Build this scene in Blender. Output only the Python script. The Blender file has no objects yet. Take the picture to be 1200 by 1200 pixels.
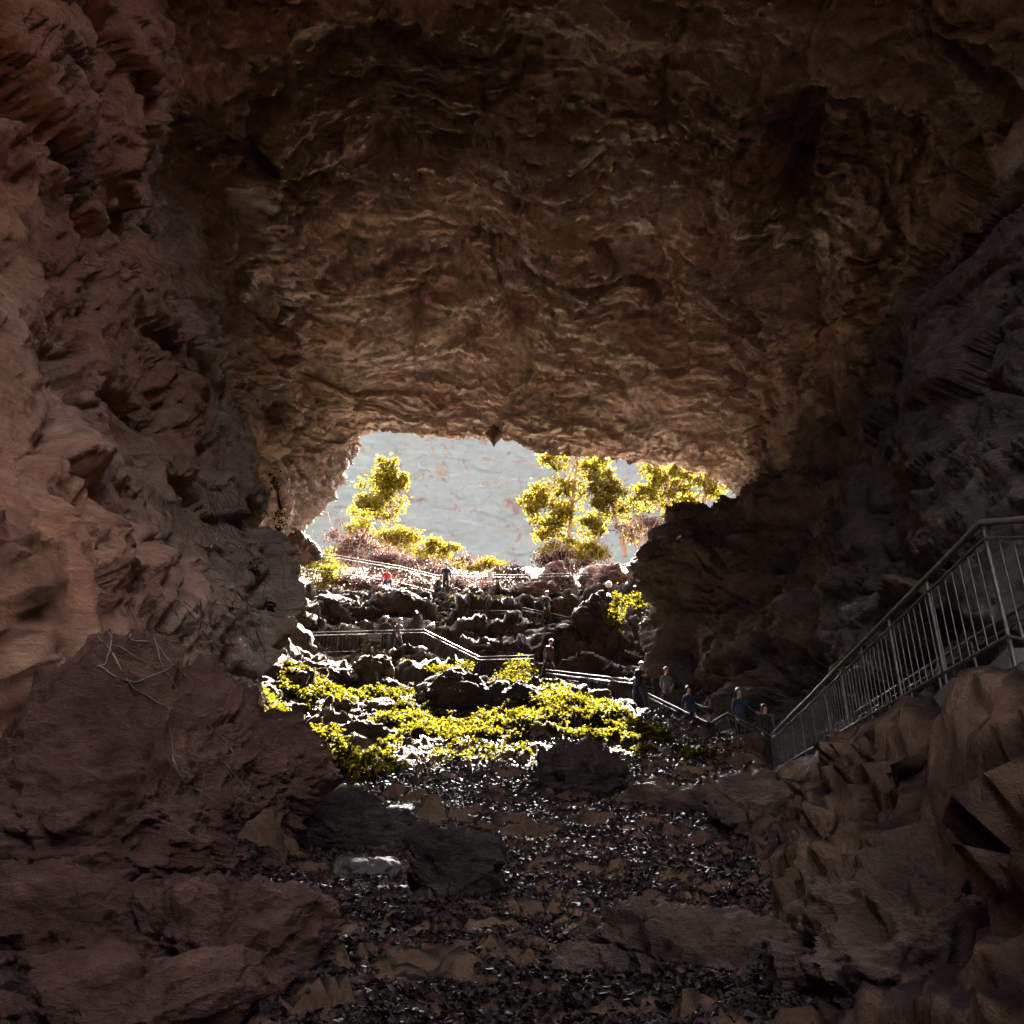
import bpy, bmesh, math, random
import numpy as np
from mathutils import Vector, Matrix
from mathutils.bvhtree import BVHTree
random.seed(7)
RNG = np.random.default_rng(11)
SC = bpy.context.scene
COL = SC.collection
R = math.radians

# ------------------------------------------------------------------ camera
CAMZ, PITCH, FPX = 1.7, R(25.0), 1080.0
cam_d = bpy.data.cameras.new('camera')
cam_d.sensor_width = 36.0
cam_d.lens = 36.0 * FPX / 1200.0
cam_d.clip_start, cam_d.clip_end = 0.05, 2000.0
cam = bpy.data.objects.new('camera', cam_d)
COL.objects.link(cam)
cam.location = (0, 0, CAMZ)
cam.rotation_euler = (math.pi / 2 + PITCH, 0, 0)
SC.camera = cam

# ------------------------------------------------------------------ sky, sun, exposure
SUN_EL, SUN_AZ = R(43.5), R(10.0)          # azimuth measured from +Y (into the picture) towards +X
world = bpy.data.worlds.new('World')
SC.world = world
world.use_nodes = True
wn = world.node_tree.nodes
bg = wn['Background']
sky = wn.new('ShaderNodeTexSky')
sky.sky_type = 'NISHITA'
sky.sun_disc = False
sky.sun_elevation = SUN_EL
sky.sun_rotation = SUN_AZ
sky.air_density, sky.dust_density, sky.ozone_density = 1.0, 6.0, 1.0
hs = wn.new('ShaderNodeHueSaturation')            # a hazy, washed-out sky
hs.inputs['Saturation'].default_value = 0.35
world.node_tree.links.new(sky.outputs[0], hs.inputs['Color'])
world.node_tree.links.new(hs.outputs[0], bg.inputs[0])
bg.inputs[1].default_value = 0.07
sun_d = bpy.data.lights.new('sun', 'SUN')
sun_d.energy = 5.0
sun_d.angle = R(0.6)
sun_d.color = (1.0, 0.92, 0.80)
sun = bpy.data.objects.new('sun', sun_d)
COL.objects.link(sun)
SDIR = Vector((math.sin(SUN_AZ) * math.cos(SUN_EL), math.cos(SUN_AZ) * math.cos(SUN_EL), math.sin(SUN_EL)))
sun.rotation_euler = SDIR.to_track_quat('Z', 'Y').to_euler()
sun.location = SDIR * 120
vs = SC.view_settings
vs.view_transform = 'Standard'
vs.look = 'None'
vs.gamma = 1.0
vs.exposure = 5.8
cy = SC.cycles
cy.use_denoising = True
cy.denoiser = 'OPENIMAGEDENOISE'
cy.denoising_input_passes = 'RGB_ALBEDO_NORMAL'
cy.denoising_prefilter = 'ACCURATE'
cy.max_bounces, cy.diffuse_bounces, cy.glossy_bounces = 4, 4, 2
cy.transmission_bounces, cy.transparent_max_bounces = 4, 6
cy.sample_clamp_indirect = 3.0
cy.use_adaptive_sampling = False
cy.caustics_reflective = cy.caustics_refractive = False

# ------------------------------------------------------------------ numpy noise
_perm = np.random.default_rng(5).permutation(256).astype(np.int32)
_perm = np.concatenate([_perm, _perm, _perm])
_g = np.random.default_rng(6).normal(size=(256, 3)).astype(np.float32)
_g /= np.linalg.norm(_g, axis=1)[:, None]

def noise3(p):
    p = np.asarray(p, np.float32)
    i = np.floor(p).astype(np.int32)
    f = p - i
    u = f * f * f * (f * (f * 6 - 15) + 10)
    i &= 255
    out = 0
    for dx in (0, 1):
        for dy in (0, 1):
            for dz in (0, 1):
                h = _perm[_perm[_perm[i[:, 0] + dx] + i[:, 1] + dy] + i[:, 2] + dz]
                g = _g[h]
                d = g[:, 0] * (f[:, 0] - dx) + g[:, 1] * (f[:, 1] - dy) + g[:, 2] * (f[:, 2] - dz)
                w = (u[:, 0] if dx else 1 - u[:, 0]) * (u[:, 1] if dy else 1 - u[:, 1]) * (u[:, 2] if dz else 1 - u[:, 2])
                out = out + w * d
    return out * 1.5

def fbm(p, scale, octv=4, gain=0.5, seed=0.0):
    p = np.asarray(p, np.float32) * scale + np.float32(seed)
    a, s = 1.0, 0
    for _ in range(octv):
        s = s + a * noise3(p)
        p = p * 2.03 + 7.1
        a *= gain
    return s

def ridged(p, scale, octv=4, gain=0.5, seed=0.0):
    p = np.asarray(p, np.float32) * scale + np.float32(seed)
    a, s = 1.0, 0
    for _ in range(octv):
        s = s + a * (1 - 2 * np.abs(noise3(p)))
        p = p * 2.03 + 3.7
        a *= gain
    return s

def worley(p, scale, seed=0.0):
    """F1 and F2 distances (cell scale 1)"""
    p = np.asarray(p, np.float32) * scale + np.float32(seed)
    i = np.floor(p).astype(np.int32)
    f1 = np.full(len(p), 9.0, np.float32)
    f2 = f1.copy()
    for dx in (-1, 0, 1):
        for dy in (-1, 0, 1):
            for dz in (-1, 0, 1):
                c = i + np.array((dx, dy, dz), np.int32)
                cm = c & 255
                h = _perm[_perm[_perm[cm[:, 0]] + cm[:, 1]] + cm[:, 2]]
                q = c + 0.5 + 0.45 * _g[h] - p
                d = np.sqrt((q * q).sum(1))
                f2 = np.minimum(f2, np.maximum(f1, d))
                f1 = np.minimum(f1, d)
    return f1, f2

def facet(p, scale, seed=0.0):
    """angular blocks: every cell is a tilted plane; returns about -0.5..0.5 and the joint distance"""
    p = np.asarray(p, np.float32) * scale + np.float32(seed)
    i = np.floor(p).astype(np.int32)
    f1 = np.full(len(p), 9.0, np.float32)
    f2 = f1.copy()
    val = np.zeros(len(p), np.float32)
    for dx in (-1, 0, 1):
        for dy in (-1, 0, 1):
            for dz in (-1, 0, 1):
                c = i + np.array((dx, dy, dz), np.int32)
                cm = c & 255
                h = _perm[_perm[_perm[cm[:, 0]] + cm[:, 1]] + cm[:, 2]]
                q = p - (c + 0.5 + 0.42 * _g[h])
                d = (q * q).sum(1)
                g2 = _g[(h * 7 + 13) & 255]
                v = (q * g2).sum(1) * 0.75 + 0.35 * _g[(h * 3 + 5) & 255][:, 0]
                m = d < f1
                f2 = np.where(m, f1, np.minimum(f2, d))
                val = np.where(m, v, val)
                f1 = np.where(m, d, f1)
    return val, np.sqrt(f2) - np.sqrt(f1)

def sstep(a, b, x):
    t = np.clip((x - a) / (b - a), 0, 1)
    return t * t * (3 - 2 * t)

# ------------------------------------------------------------------ helpers
def pix_dir(u, v):
    x, y = (u - 600.0) / FPX, (600.0 - v) / FPX
    c, s = math.cos(PITCH), math.sin(PITCH)
    return x, c - s * y, s + c * y

def P(u, v, Y):
    """world point seen towards (u, v) in the photograph, at depth Y metres into the cave"""
    x, y, z = pix_dir(u, v)
    return Vector((x * Y / y, Y, CAMZ + z * Y / y))

def mesh_np(name, V, F, mat=None, smooth=True):
    """V (n,3); F (m,k) equal-size faces"""
    V = np.asarray(V, np.float32)
    F = np.asarray(F, np.int32)
    me = bpy.data.meshes.new(name)
    m, k = F.shape
    me.vertices.add(len(V))
    me.vertices.foreach_set('co', V.ravel())
    me.loops.add(m * k)
    me.loops.foreach_set('vertex_index', F.ravel())
    me.polygons.add(m)
    me.polygons.foreach_set('loop_start', np.arange(0, m * k, k, dtype=np.int32))
    me.polygons.foreach_set('loop_total', np.full(m, k, np.int32))
    if smooth:
        me.polygons.foreach_set('use_smooth', np.ones(m, bool))
    me.update(calc_edges=True)
    if mat:
        me.materials.append(mat)
    return me

def link(name, me, parent=None, loc=None, rotz=None, label=None, cat=None, group=None, kind=None):
    o = bpy.data.objects.new(name, me)
    COL.objects.link(o)
    if parent:
        o.parent = parent
    if loc is not None:
        o.location = loc
    if rotz is not None:
        o.rotation_euler = (0, 0, rotz)
    for k, val in (('label', label), ('category', cat), ('group', group), ('kind', kind)):
        if val:
            o[k] = val
    return o

def grid_faces(nu, nv):
    i = np.arange(nu * nv).reshape(nu, nv)
    return np.stack([i[:-1, :-1], i[1:, :-1], i[1:, 1:], i[:-1, 1:]], -1).reshape(-1, 4)

# ------------------------------------------------------------------ materials
class NT:
    def __init__(s, name):
        s.m = bpy.data.materials.new(name)
        s.m.use_nodes = True
        s.t = s.m.node_tree
        s.b = s.t.nodes['Principled BSDF']
        s.out = s.t.nodes['Material Output']
        s.pos = s.t.nodes.new('ShaderNodeNewGeometry').outputs['Position']
    def n(s, typ, **kw):
        nd = s.t.nodes.new(typ)
        for k, v in kw.items():
            if k in nd.inputs:
                s.set(nd.inputs[k], v)
            else:
                setattr(nd, k, v)
        return nd
    def set(s, sock, v):
        if isinstance(v, bpy.types.NodeSocket):
            s.t.links.new(v, sock)
        else:
            sock.default_value = v
    def mapping(s, sc=(1, 1, 1), rot=(0, 0, 0), src=None):
        nd = s.n('ShaderNodeMapping')
        s.set(nd.inputs['Vector'], src or s.pos)
        nd.inputs['Scale'].default_value = sc
        nd.inputs['Rotation'].default_value = rot
        return nd.outputs[0]
    def noise(s, scale, detail=4, rough=0.55, dist=0.0, vec=None, sc=None):
        nd = s.n('ShaderNodeTexNoise', Scale=scale, Detail=detail, Roughness=rough, Distortion=dist)
        s.set(nd.inputs['Vector'], vec or s.pos)
        return nd.outputs['Fac']
    def ramp(s, fac, stops):
        nd = s.n('ShaderNodeValToRGB')
        s.set(nd.inputs[0], fac)
        el = nd.color_ramp.elements
        while len(el) < len(stops):
            el.new(0.5)
        for e, (p, c) in zip(el, stops):
            e.position = p
            e.color = (*c, 1) if len(c) == 3 else c
        return nd.outputs[0]
    def fac(s, src, lo, hi):
        nd = s.n('ShaderNodeMapRange')
        s.set(nd.inputs[0], src)
        nd.inputs[1].default_value, nd.inputs[2].default_value = lo, hi
        return nd.outputs[0]
    def mix(s, f, a, b, mode='MIX'):
        nd = s.n('ShaderNodeMix', data_type='RGBA', blend_type=mode)
        s.set(nd.inputs[0], f)
        s.set(nd.inputs[6], (*a, 1) if isinstance(a, tuple) else a)
        s.set(nd.inputs[7], (*b, 1) if isinstance(b, tuple) else b)
        return nd.outputs[2]
    def math(s, op, a, b=0.0):
        nd = s.n('ShaderNodeMath', operation=op)
        s.set(nd.inputs[0], a)
        s.set(nd.inputs[1], b)
        return nd.outputs[0]
    def bump(s, h, strength, dist, prev=None):
        nd = s.n('ShaderNodeBump')
        nd.inputs['Strength'].default_value = strength
        nd.inputs['Distance'].default_value = dist
        s.set(nd.inputs['Height'], h)
        if prev:
            s.set(nd.inputs['Normal'], prev)
        return nd.outputs[0]

def rock_mat(name, dark, mid, light, stain=(0.30, 0.22, 0.12), rough=0.85, spec=0.3, bump=1.0, wet=0.0, red=None, moss=None, black=0.5, damp=False):
    t = NT(name)
    big = t.noise(0.22, 3, 0.6, 0.6)
    med = t.noise(1.3, 5, 0.65, 0.0)
    col = t.ramp(med, [(0.32, dark), (0.5, mid), (0.68, light)])
    col = t.mix(t.fac(big, 0.45, 0.68), col, stain)
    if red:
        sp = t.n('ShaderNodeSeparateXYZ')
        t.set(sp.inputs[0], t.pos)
        clay_glow = t.fac(t.math('ADD', t.math('ADD', sp.outputs[1], t.math('MULTIPLY', sp.outputs[0], 0.35)), t.math('MULTIPLY', t.noise(0.25, 3, 0.6), 12.0)), 25.0, 11.0)
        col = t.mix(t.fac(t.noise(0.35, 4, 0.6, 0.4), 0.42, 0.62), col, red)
        col = t.mix(t.math('MULTIPLY', clay_glow, 0.9), col, t.ramp(med, [(0.3, (0.40, 0.15, 0.075)), (0.52, (0.66, 0.27, 0.14)), (0.7, (0.74, 0.37, 0.21))]))  # red clay, with a warm lamp glow painted into its bright orange
    # dark mineral and soot blotches
    blk = t.fac(t.noise(0.55, 5, 0.7, 0.8), 0.53, 0.68)
    col = t.mix(t.math('MULTIPLY', blk, black), col, tuple(c * 0.25 for c in dark))
    if moss:
        up = t.n('ShaderNodeSeparateXYZ')
        t.set(up.inputs[0], t.t.nodes['Geometry'].outputs['Normal'])
        mf = t.math('MULTIPLY', t.fac(t.noise(0.9, 5, 0.7), 0.48, 0.62), t.fac(up.outputs[2], 0.25, 0.8))
        col = t.mix(mf, col, moss)
    if damp:  # darker rock colour that stands in for shade on the lower walls
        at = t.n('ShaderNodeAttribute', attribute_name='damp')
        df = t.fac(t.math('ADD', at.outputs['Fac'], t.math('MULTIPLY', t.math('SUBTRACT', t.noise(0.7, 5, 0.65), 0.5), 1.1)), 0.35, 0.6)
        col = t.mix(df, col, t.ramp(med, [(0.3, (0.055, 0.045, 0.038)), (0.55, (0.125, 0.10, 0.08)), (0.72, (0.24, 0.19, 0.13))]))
    fine = t.noise(1.9, 9, 0.74, 0.0, t.mapping((1, 1, 1.9), (R(6), R(-4), 0)))
    col = t.mix(t.fac(fine, 0.36, 0.60), t.mix(1.0, col, (0.58, 0.53, 0.50), 'MULTIPLY'), col)
    t.set(t.b.inputs['Base Color'], col)
    if wet > 0:
        rf = t.fac(t.noise(0.8, 4, 0.6), 0.35, 0.6)
        t.set(t.b.inputs['Roughness'], t.math('SUBTRACT', rough, t.math('MULTIPLY', rf, wet)))
    else:
        t.b.inputs['Roughness'].default_value = rough
    t.b.inputs['Specular IOR Level'].default_value = spec
    n3 = t.bump(t.math('ADD', fine, t.math('MULTIPLY', t.noise(8.5, 4, 0.7), 0.16)), 1.0 * bump, 0.42)
    t.set(t.b.inputs['Normal'], n3)
    return t.m

M = {}
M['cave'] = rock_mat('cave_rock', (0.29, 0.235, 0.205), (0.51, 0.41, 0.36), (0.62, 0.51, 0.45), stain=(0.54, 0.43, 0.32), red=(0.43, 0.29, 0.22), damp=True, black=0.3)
M['boulder'] = rock_mat('boulder_rock', (0.055, 0.037, 0.028), (0.13, 0.085, 0.062), (0.24, 0.16, 0.115), rough=0.85, wet=0.2, spec=0.2, stain=(0.15, 0.092, 0.062))
M['redrock'] = rock_mat('red_rock', (0.07, 0.034, 0.026), (0.16, 0.075, 0.056), (0.26, 0.135, 0.10), stain=(0.20, 0.10, 0.07), rough=0.9, spec=0.15)
M['wet'] = rock_mat('wet_slab_rock', (0.03, 0.026, 0.024), (0.06, 0.05, 0.045), (0.09, 0.075, 0.065), rough=0.42, spec=0.45, wet=0.3, bump=0.5, stain=(0.07, 0.055, 0.045))
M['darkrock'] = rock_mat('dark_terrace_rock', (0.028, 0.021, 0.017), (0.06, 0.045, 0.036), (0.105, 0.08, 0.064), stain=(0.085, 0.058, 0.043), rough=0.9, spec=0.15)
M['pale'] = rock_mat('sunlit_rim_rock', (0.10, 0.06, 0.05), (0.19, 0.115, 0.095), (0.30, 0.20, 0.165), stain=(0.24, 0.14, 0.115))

# ------------------------------------------------------------------ cave shell: cross-sections from left foot over the roof to right foot
def px(Y, pts):
    return Y, [tuple(P(u, v, Y)) for u, v in pts]

def wd(Y, pts):
    return Y, [(x, Y, z) for x, z in pts]

ST = [
    wd(-9, [(-6.5, -3), (-7, -1), (-7.4, 1), (-8.2, 4), (-9, 7), (-9.4, 10), (-8.4, 13.6), (-3.6, 15.6), (0.4, 16), (4.0, 15.6), (7.4, 13.6), (9, 10), (9, 7), (8.6, 4), (8, 0.5), (7.6, -3)]),  # rear end left open behind the camera to let in added skylight
    wd(-3, [(-5.4, -3), (-5.8, -1), (-6.6, 1.2), (-7.8, 4), (-9.2, 7.4), (-10, 11), (-8.8, 15.4), (-4, 17.8), (0.4, 18.2), (4.4, 17.8), (8, 15.4), (9.8, 11), (9.2, 7), (8.2, 4.6), (7.2, 1.5), (6.8, -2)]),
    wd(3, [(-4.0, -2), (-4.4, 0.2), (-5.2, 2.4), (-6.6, 5.2), (-8.4, 8.5), (-9.8, 12.4), (-9.4, 17), (-4.6, 20), (0, 20.6), (4.6, 20), (9, 17.6), (10.6, 13), (9.8, 9.5), (8.8, 7), (8.2, 4), (8, -1)]),
    wd(9, [(-4.2, -1), (-4.6, 1.8), (-5.4, 4.2), (-6.3, 7.0), (-7.4, 10.2), (-8.4, 14), (-8.8, 18.5), (-4.8, 22.2), (0, 23.4), (4.6, 22.8), (8.6, 20.4), (10.6, 16), (9.8, 12.2), (9.2, 9.4), (8.4, 6.2), (8.2, 1)]),
    px(15, [(190, 960), (205, 870), (215, 770), (215, 680), (195, 580), (170, 460), (160, 300), (235, 40), (560, -60), (800, -20), (1020, 60), (1225, 110), (1175, 215), (1150, 420), (1110, 640), (1085, 880)]),
    px(19, [(265, 880), (275, 810), (275, 730), (260, 650), (235, 560), (225, 450), (205, 320), (215, 130), (560, 50), (780, 65), (960, 110), (1155, 165), (1118, 282), (1080, 450), (1040, 650), (1000, 900)]),
    px(22.5, [(296, 840), (310, 760), (312, 680), (298, 605), (274, 520), (248, 430), (240, 325), (318, 182), (560, 158), (740, 165), (890, 190), (1095, 235), (1058, 352), (1015, 500), (975, 660), (930, 900)]),
    px(26, [(262, 850), (258, 770), (268, 690), (272, 620), (276, 555), (268, 460), (278, 372), (350, 268), (530, 226), (700, 228), (845, 258), (1010, 330), (985, 455), (940, 575), (905, 690), (880, 880)]),
    px(30, [(262, 850), (262, 740), (266, 650), (272, 575), (282, 500), (292, 420), (322, 342), (400, 290), (540, 276), (680, 282), (800, 308), (940, 400), (905, 532), (872, 610), (842, 700), (815, 850)]),
    px(35, [(285, 800), (280, 730), (286, 660), (302, 600), (325, 540), (340, 470), (376, 412), (450, 378), (560, 374), (660, 384), (760, 406), (880, 485), (845, 577), (793, 604), (770, 660), (752, 800)]),
    px(39, [(295, 790), (298, 720), (305, 668), (325, 622), (352, 575), (382, 515), (404, 462), (468, 438), (570, 440), (655, 458), (745, 476), (865, 535), (868, 585), (838, 620), (805, 670), (790, 790)]),
    px(42, [(300, 780), (305, 710), (322, 655), (360, 606), (388, 576), (413, 535), (430, 502), (498, 497), (580, 503), (640, 522), (712, 532), (800, 548), (868, 585), (878, 630), (850, 680), (830, 780)]),
    px(43.2, [(285, 780), (290, 710), (305, 650), (345, 600), (374, 568), (400, 526), (418, 488), (492, 478), (580, 484), (645, 502), (718, 512), (806, 528), (884, 576), (896, 630), (870, 680), (850, 780)]),
    px(43.8, [(150, 780), (160, 690), (190, 600), (220, 520), (250, 450), (290, 370), (340, 300), (460, 250), (580, 240), (690, 250), (800, 290), (930, 380), (1040, 480), (1060, 600), (1040, 690), (1020, 780)]),
]

def shell_surface(nt, ns, extra=False):
    A = np.array([s[1] for s in ST], np.float64)          # stations x controls x 3
    ys = np.array([s[0] for s in ST])
    # sample positions along the cave: finer towards the mouth
    def crom(Pts, tq):
        n = len(Pts)
        i = np.clip(np.floor(tq).astype(int), 0, n - 2)
        f = (tq - i)[:, None, None]
        p0, p1 = Pts[np.clip(i - 1, 0, n - 1)], Pts[i]
        p2, p3 = Pts[i + 1], Pts[np.clip(i + 2, 0, n - 1)]
        return 0.5 * (2 * p1 + (p2 - p0) * f + (2 * p0 - 5 * p1 + 4 * p2 - p3) * f ** 2 + (3 * p1 - p0 - 3 * p2 + p3) * f ** 3)
    tq = np.linspace(0, len(ST) - 1, nt)
    # lengths per station interval -> even spacing
    seg = np.array([np.linalg.norm(A[i + 1, 4:12] - A[i, 4:12], axis=1).mean() for i in range(len(ST) - 1)])
    w = np.array([(1.0 if y > 20 else 1.35) if y > 8 else 0.22 for y in ys[:-1]])
    cum = np.concatenate([[0], np.cumsum(seg * w)])
    tq = np.interp(np.linspace(0, cum[-1], nt), cum, np.arange(len(ST)))
    B = crom(A, tq)                                         # nt x 16 x 3
    sq = np.linspace(0, 15, ns)
    seg2 = np.linalg.norm(A[4:12, 1:] - A[4:12, :-1], axis=2).mean(0)
    cum2 = np.concatenate([[0], np.cumsum(seg2)])
    sq = np.interp(np.linspace(0, cum2[-1], ns), cum2, np.arange(16))
    C = crom(B.transpose(1, 0, 2), sq).transpose(1, 0, 2)   # nt x ns x 3
    return (C, sq) if extra else C

def displace_shell(C, SQ):
    nt, ns, _ = C.shape
    SQg = np.broadcast_to(SQ[None, :], (nt, ns)).reshape(-1)
    du = np.gradient(C, axis=0)
    dv = np.gradient(C, axis=1)
    N = np.cross(du, dv)
    N /= np.linalg.norm(N, axis=2, keepdims=True) + 1e-9
    p = C.reshape(-1, 3)
    n = N.reshape(-1, 3)
    ref = np.array([0.0, 0, 0])
    inward = np.array([[0.5, 0, 0]]) * 0
    # make the normals point into the cave
    cen = C.mean(axis=1, keepdims=True).repeat(ns, 1).reshape(-1, 3)
    sgn = np.sign(((cen - p) * n).sum(1))
    n = n * (1 if np.median(sgn) > 0 else -1)
    y = p[:, 1]
    lip = 1 - 0.8 * sstep(34, 40.5, y)
    q = p * np.array([1, 1, 1.25])
    wob = np.stack([fbm(p, 0.12, 3, seed=3.1), fbm(p, 0.12, 3, seed=9.7), fbm(p, 0.12, 3, seed=17.3)], 1)
    qw = q + 1.6 * wob
    d = 1.25 * fbm(qw, 0.16, 3, 0.5, 1.0) * lip
    fa, ja = facet(qw * np.array([1, 1, 1.3]), 0.27, 4.2)
    d += 0.95 * fa * (0.35 + 0.65 * lip) - 0.22 * (1 - sstep(0.0, 0.14, ja)) * lip
    # bedding: broken ledges that follow gently tilted layers
    h = p[:, 2] + 0.10 * p[:, 0] - 0.06 * p[:, 1] + 1.1 * fbm(p, 0.22, 3, seed=5.5)
    s1 = h / 1.3
    led = (s1 - np.floor(s1))
    msk = sstep(-0.25, 0.5, fbm(p, 0.16, 3, seed=12.0) + 0.35 * sstep(16, 24, y))
    d += msk * 0.30 * (led - 0.5)
    tilt = np.stack([p[:, 0], p[:, 1], h], 1) + 0.1 * wob
    fb, jb = facet(tilt * np.array([0.7, 0.7, 2.6]), 0.85, 1.7)
    d += 0.36 * fb * (0.45 + 0.55 * msk) * (0.4 + 0.6 * lip)
    # broken ribs parallel to the mouth
    roof = sstep(3.0, 6.0, SQg) * sstep(12.2, 11.2, SQg)
    h2 = y + 0.25 * np.abs(p[:, 0]) * 0.6 + 0.9 * fbm(p, 0.2, 3, seed=25.0)
    s3 = h2 / 1.25
    s4 = h2 / 0.42 + 0.5 * fbm(p, 0.7, 2, seed=28.0)
    rm = roof * sstep(13, 20, y) * sstep(-0.35, 0.35, fbm(p, 0.15, 3, seed=44.0) + 0.15)
    d += rm * (0.36 * (0.5 - (s3 - np.floor(s3))) + 0.15 * (0.5 - (s4 - np.floor(s4)))) * (0.45 + 0.55 * lip)
    fr, jr = facet(np.stack([p[:, 0], h2, p[:, 2]], 1) * np.array([0.55, 2.4, 1.2]), 1.0, 9.3)
    d += 0.24 * fr * roof * (0.5 + 0.5 * lip)
    fc, jc = facet(tilt * np.array([0.75, 0.75, 2.4]), 2.2, 7.7)
    d += 0.2 * fc * (0.5 + 0.5 * msk)
    d += 0.07 * ridged(p, 2.0, 3, 0.6, 6.0)
    # vertical flutes low on the near left wall
    flute = ridged(p * np.array([1, 1, 0.28]) + 0.5 * wob, 1.25, 3, 0.55, 21.0)
    d *= 1 - 0.45 * sstep(0, -4, p[:, 0]) * sstep(20, 12, p[:, 2]) * sstep(14, 18, y) * sstep(33, 27, y)
    fm = sstep(-2.5, -5.5, p[:, 0]) * sstep(11, 5, p[:, 2]) * sstep(2, 6, y) * sstep(26, 22, y)
    d += 0.22 * flute * fm
    d -= 0.1
    d -= 0.95 * sstep(11.8, 13.0, SQg) * sstep(22, 25, y) * sstep(35, 32.5, y)      # room for the stair
    # pocket hollows in the roof
    for (hx, hy, hz, rad, dep) in HOLES:
        r2 = ((p - np.array([hx, hy, hz])) ** 2).sum(1) / rad ** 2
        d -= dep * np.exp(-r2 * 1.6)
    return (p + n * d[:, None]).reshape(nt, ns, 3)

HOLES = [tuple(P(612, 375, 35)) + (1.5, 1.6), tuple(P(600, 300, 31)) + (1.2, 1.1), tuple(P(415, 320, 30.5)) + (1.0, 1.2),
         tuple(P(395, 440, 36)) + (1.1, 1.2), tuple(P(535, 310, 31.5)) + (1.2, 0.9), tuple(P(290, 525, 28)) + (1.6, 1.8),
         tuple(P(760, 300, 30)) + (2.0, 0.9), tuple(P(560, 240, 27)) + (1.6, 0.9), tuple(P(68, 370, 9)) + (0.7, 0.8),
         tuple(P(85, 130, 9)) + (0.6, 0.7), tuple(P(740, 385, 34)) + (1.4, 0.7), tuple(P(930, 290, 27)) + (1.6, 1.0)]
NT_, NS_ = 820, 720
C0, SQ = shell_surface(NT_, NS_, True)
SH = displace_shell(C0, SQ)
SKY_C, SKY_R = (3.2, 3.2), (3.5, 4.1)                     # unseen roof opening added above the camera to let in fill light

def open_roof(V, F, grow=0.0):
    c = V[F].mean(1)
    wob_ = 0.22 * fbm(c * np.array([1, 1, 0]), 0.35, 3)
    e = np.hypot((c[:, 0] - SKY_C[0]) / (SKY_R[0] + grow), (c[:, 1] - SKY_C[1]) / (SKY_R[1] + grow)) + wob_
    return F[~((e < 1) & (c[:, 2] > 13))]
SV = SH.reshape(-1, 3)
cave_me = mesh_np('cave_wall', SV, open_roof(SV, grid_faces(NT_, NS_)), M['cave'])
yy = C0[..., 1]
wall_shade_v = np.clip(SQ[None, :] - 11.35, 0, 1) * (0.78 * sstep(1, 6, yy) + 0.22 * sstep(14, 22, yy)) + 0.42 * sstep(3.0, 1.5, SQ)[None, :] * sstep(18, 24, yy)  # mask for the painted shade: lower right wall, far lower left wall
cave_me.attributes.new('damp', 'FLOAT', 'POINT').data.foreach_set('value', wall_shade_v.astype(np.float32).ravel())
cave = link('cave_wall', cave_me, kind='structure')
BASE = shell_surface(90, 80)
hn = np.cross(np.gradient(BASE, axis=0), np.gradient(BASE, axis=1))
hn /= np.linalg.norm(hn, axis=2, keepdims=True) + 1e-9
if ((BASE.mean(axis=1, keepdims=True) - BASE) * hn).sum(2).mean() > 0:
    hn = -hn
off_ = (3.2 * sstep(44.0, 41.0, BASE[..., 1:2]) * sstep(-9.0, -6.0, BASE[..., 1:2]) + 0.3)
HB = BASE + hn * off_
HB[..., 1] = np.minimum(HB[..., 1], 43.9)
hill = link('hill', mesh_np('hill', HB.reshape(-1, 3), open_roof(HB.reshape(-1, 3), grid_faces(90, 80), 1.2), M['boulder']), kind='structure')  # outer shell added to keep the sun off the cave's back
SUB = SH[::4, ::4]
LF = SH[int(NT_ * 0.12):, :int(NS_ * 0.42)]
BV_LEFT = BVHTree.FromPolygons(LF.reshape(-1, 3).tolist(), grid_faces(*LF.shape[:2]).tolist())
BV_SHELL = BVHTree.FromPolygons([tuple(map(float, a)) for a in SUB.reshape(-1, 3)], grid_faces(*SUB.shape[:2]).tolist())

# ------------------------------------------------------------------ ground
RAIL_PX = [(1262, 606, 5.0), (1150, 612, 6.4), (903, 862, 25.5), (853, 835, 26.5), (832, 848, 28.0), (760, 813, 31.0), (742, 797, 32.5),
           (640, 785, 35.0), (626, 768, 36.0), (562, 770, 37.0), (497, 738, 39.5), (345, 742, 38.6)]
RAIL = [P(*r) for r in RAIL_PX]
RAIL_H = 1.02
PROF_Y = [-60, -13, -9, -3, 0, 4, 6, 9, 14, 18, 22, 26, 30, 33, 36, 39, 42, 44, 45.5, 48, 54, 60, 68, 76, 100, 124, 160]
PROF_Z = [8, 10.5, 9.5, -0.2, 0.0, 0.5, 0.95, 1.6, 2.75, 3.9, 5.2, 6.8, 8.6, 9.9, 11.2, 13.4, 15.8, 17.6, 18.2, 16.6, 19.8, 23.8, 28.4, 30.5, 33, 40, 48]  # the bank behind the camera is added to cut the rear skylight

def path_dist(x, y):
    """distance to the stair line, its tread height, signed side"""
    best = np.full(len(x), 1e9)
    zz = np.zeros(len(x))
    for a, b in zip(RAIL[:-1], RAIL[1:]):
        dv_ = b - a
        nv_ = Vector((-dv_.y, dv_.x, 0)).normalized()
        if nv_.dot(Vector((1, 0.9, 0))) < 0:
            nv_ = -nv_
        ax, ay, az = a + nv_ * 0.68
        # tread axis runs 0.75 m behind the near handrail
        d = Vector((b[0] - ax, b[1] - ay, 0))
        L2 = d.length_squared
        t = np.clip(((x - ax) * d.x + (y - ay) * d.y) / L2, 0, 1)
        dd = np.hypot(x - ax - t * d.x, y - ay - t * d.y)
        z = az + t * (b[2] - az) - RAIL_H
        m = dd < best
        best = np.where(m, dd, best)
        zz = np.where(m, z, zz)
    return best, zz

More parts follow.
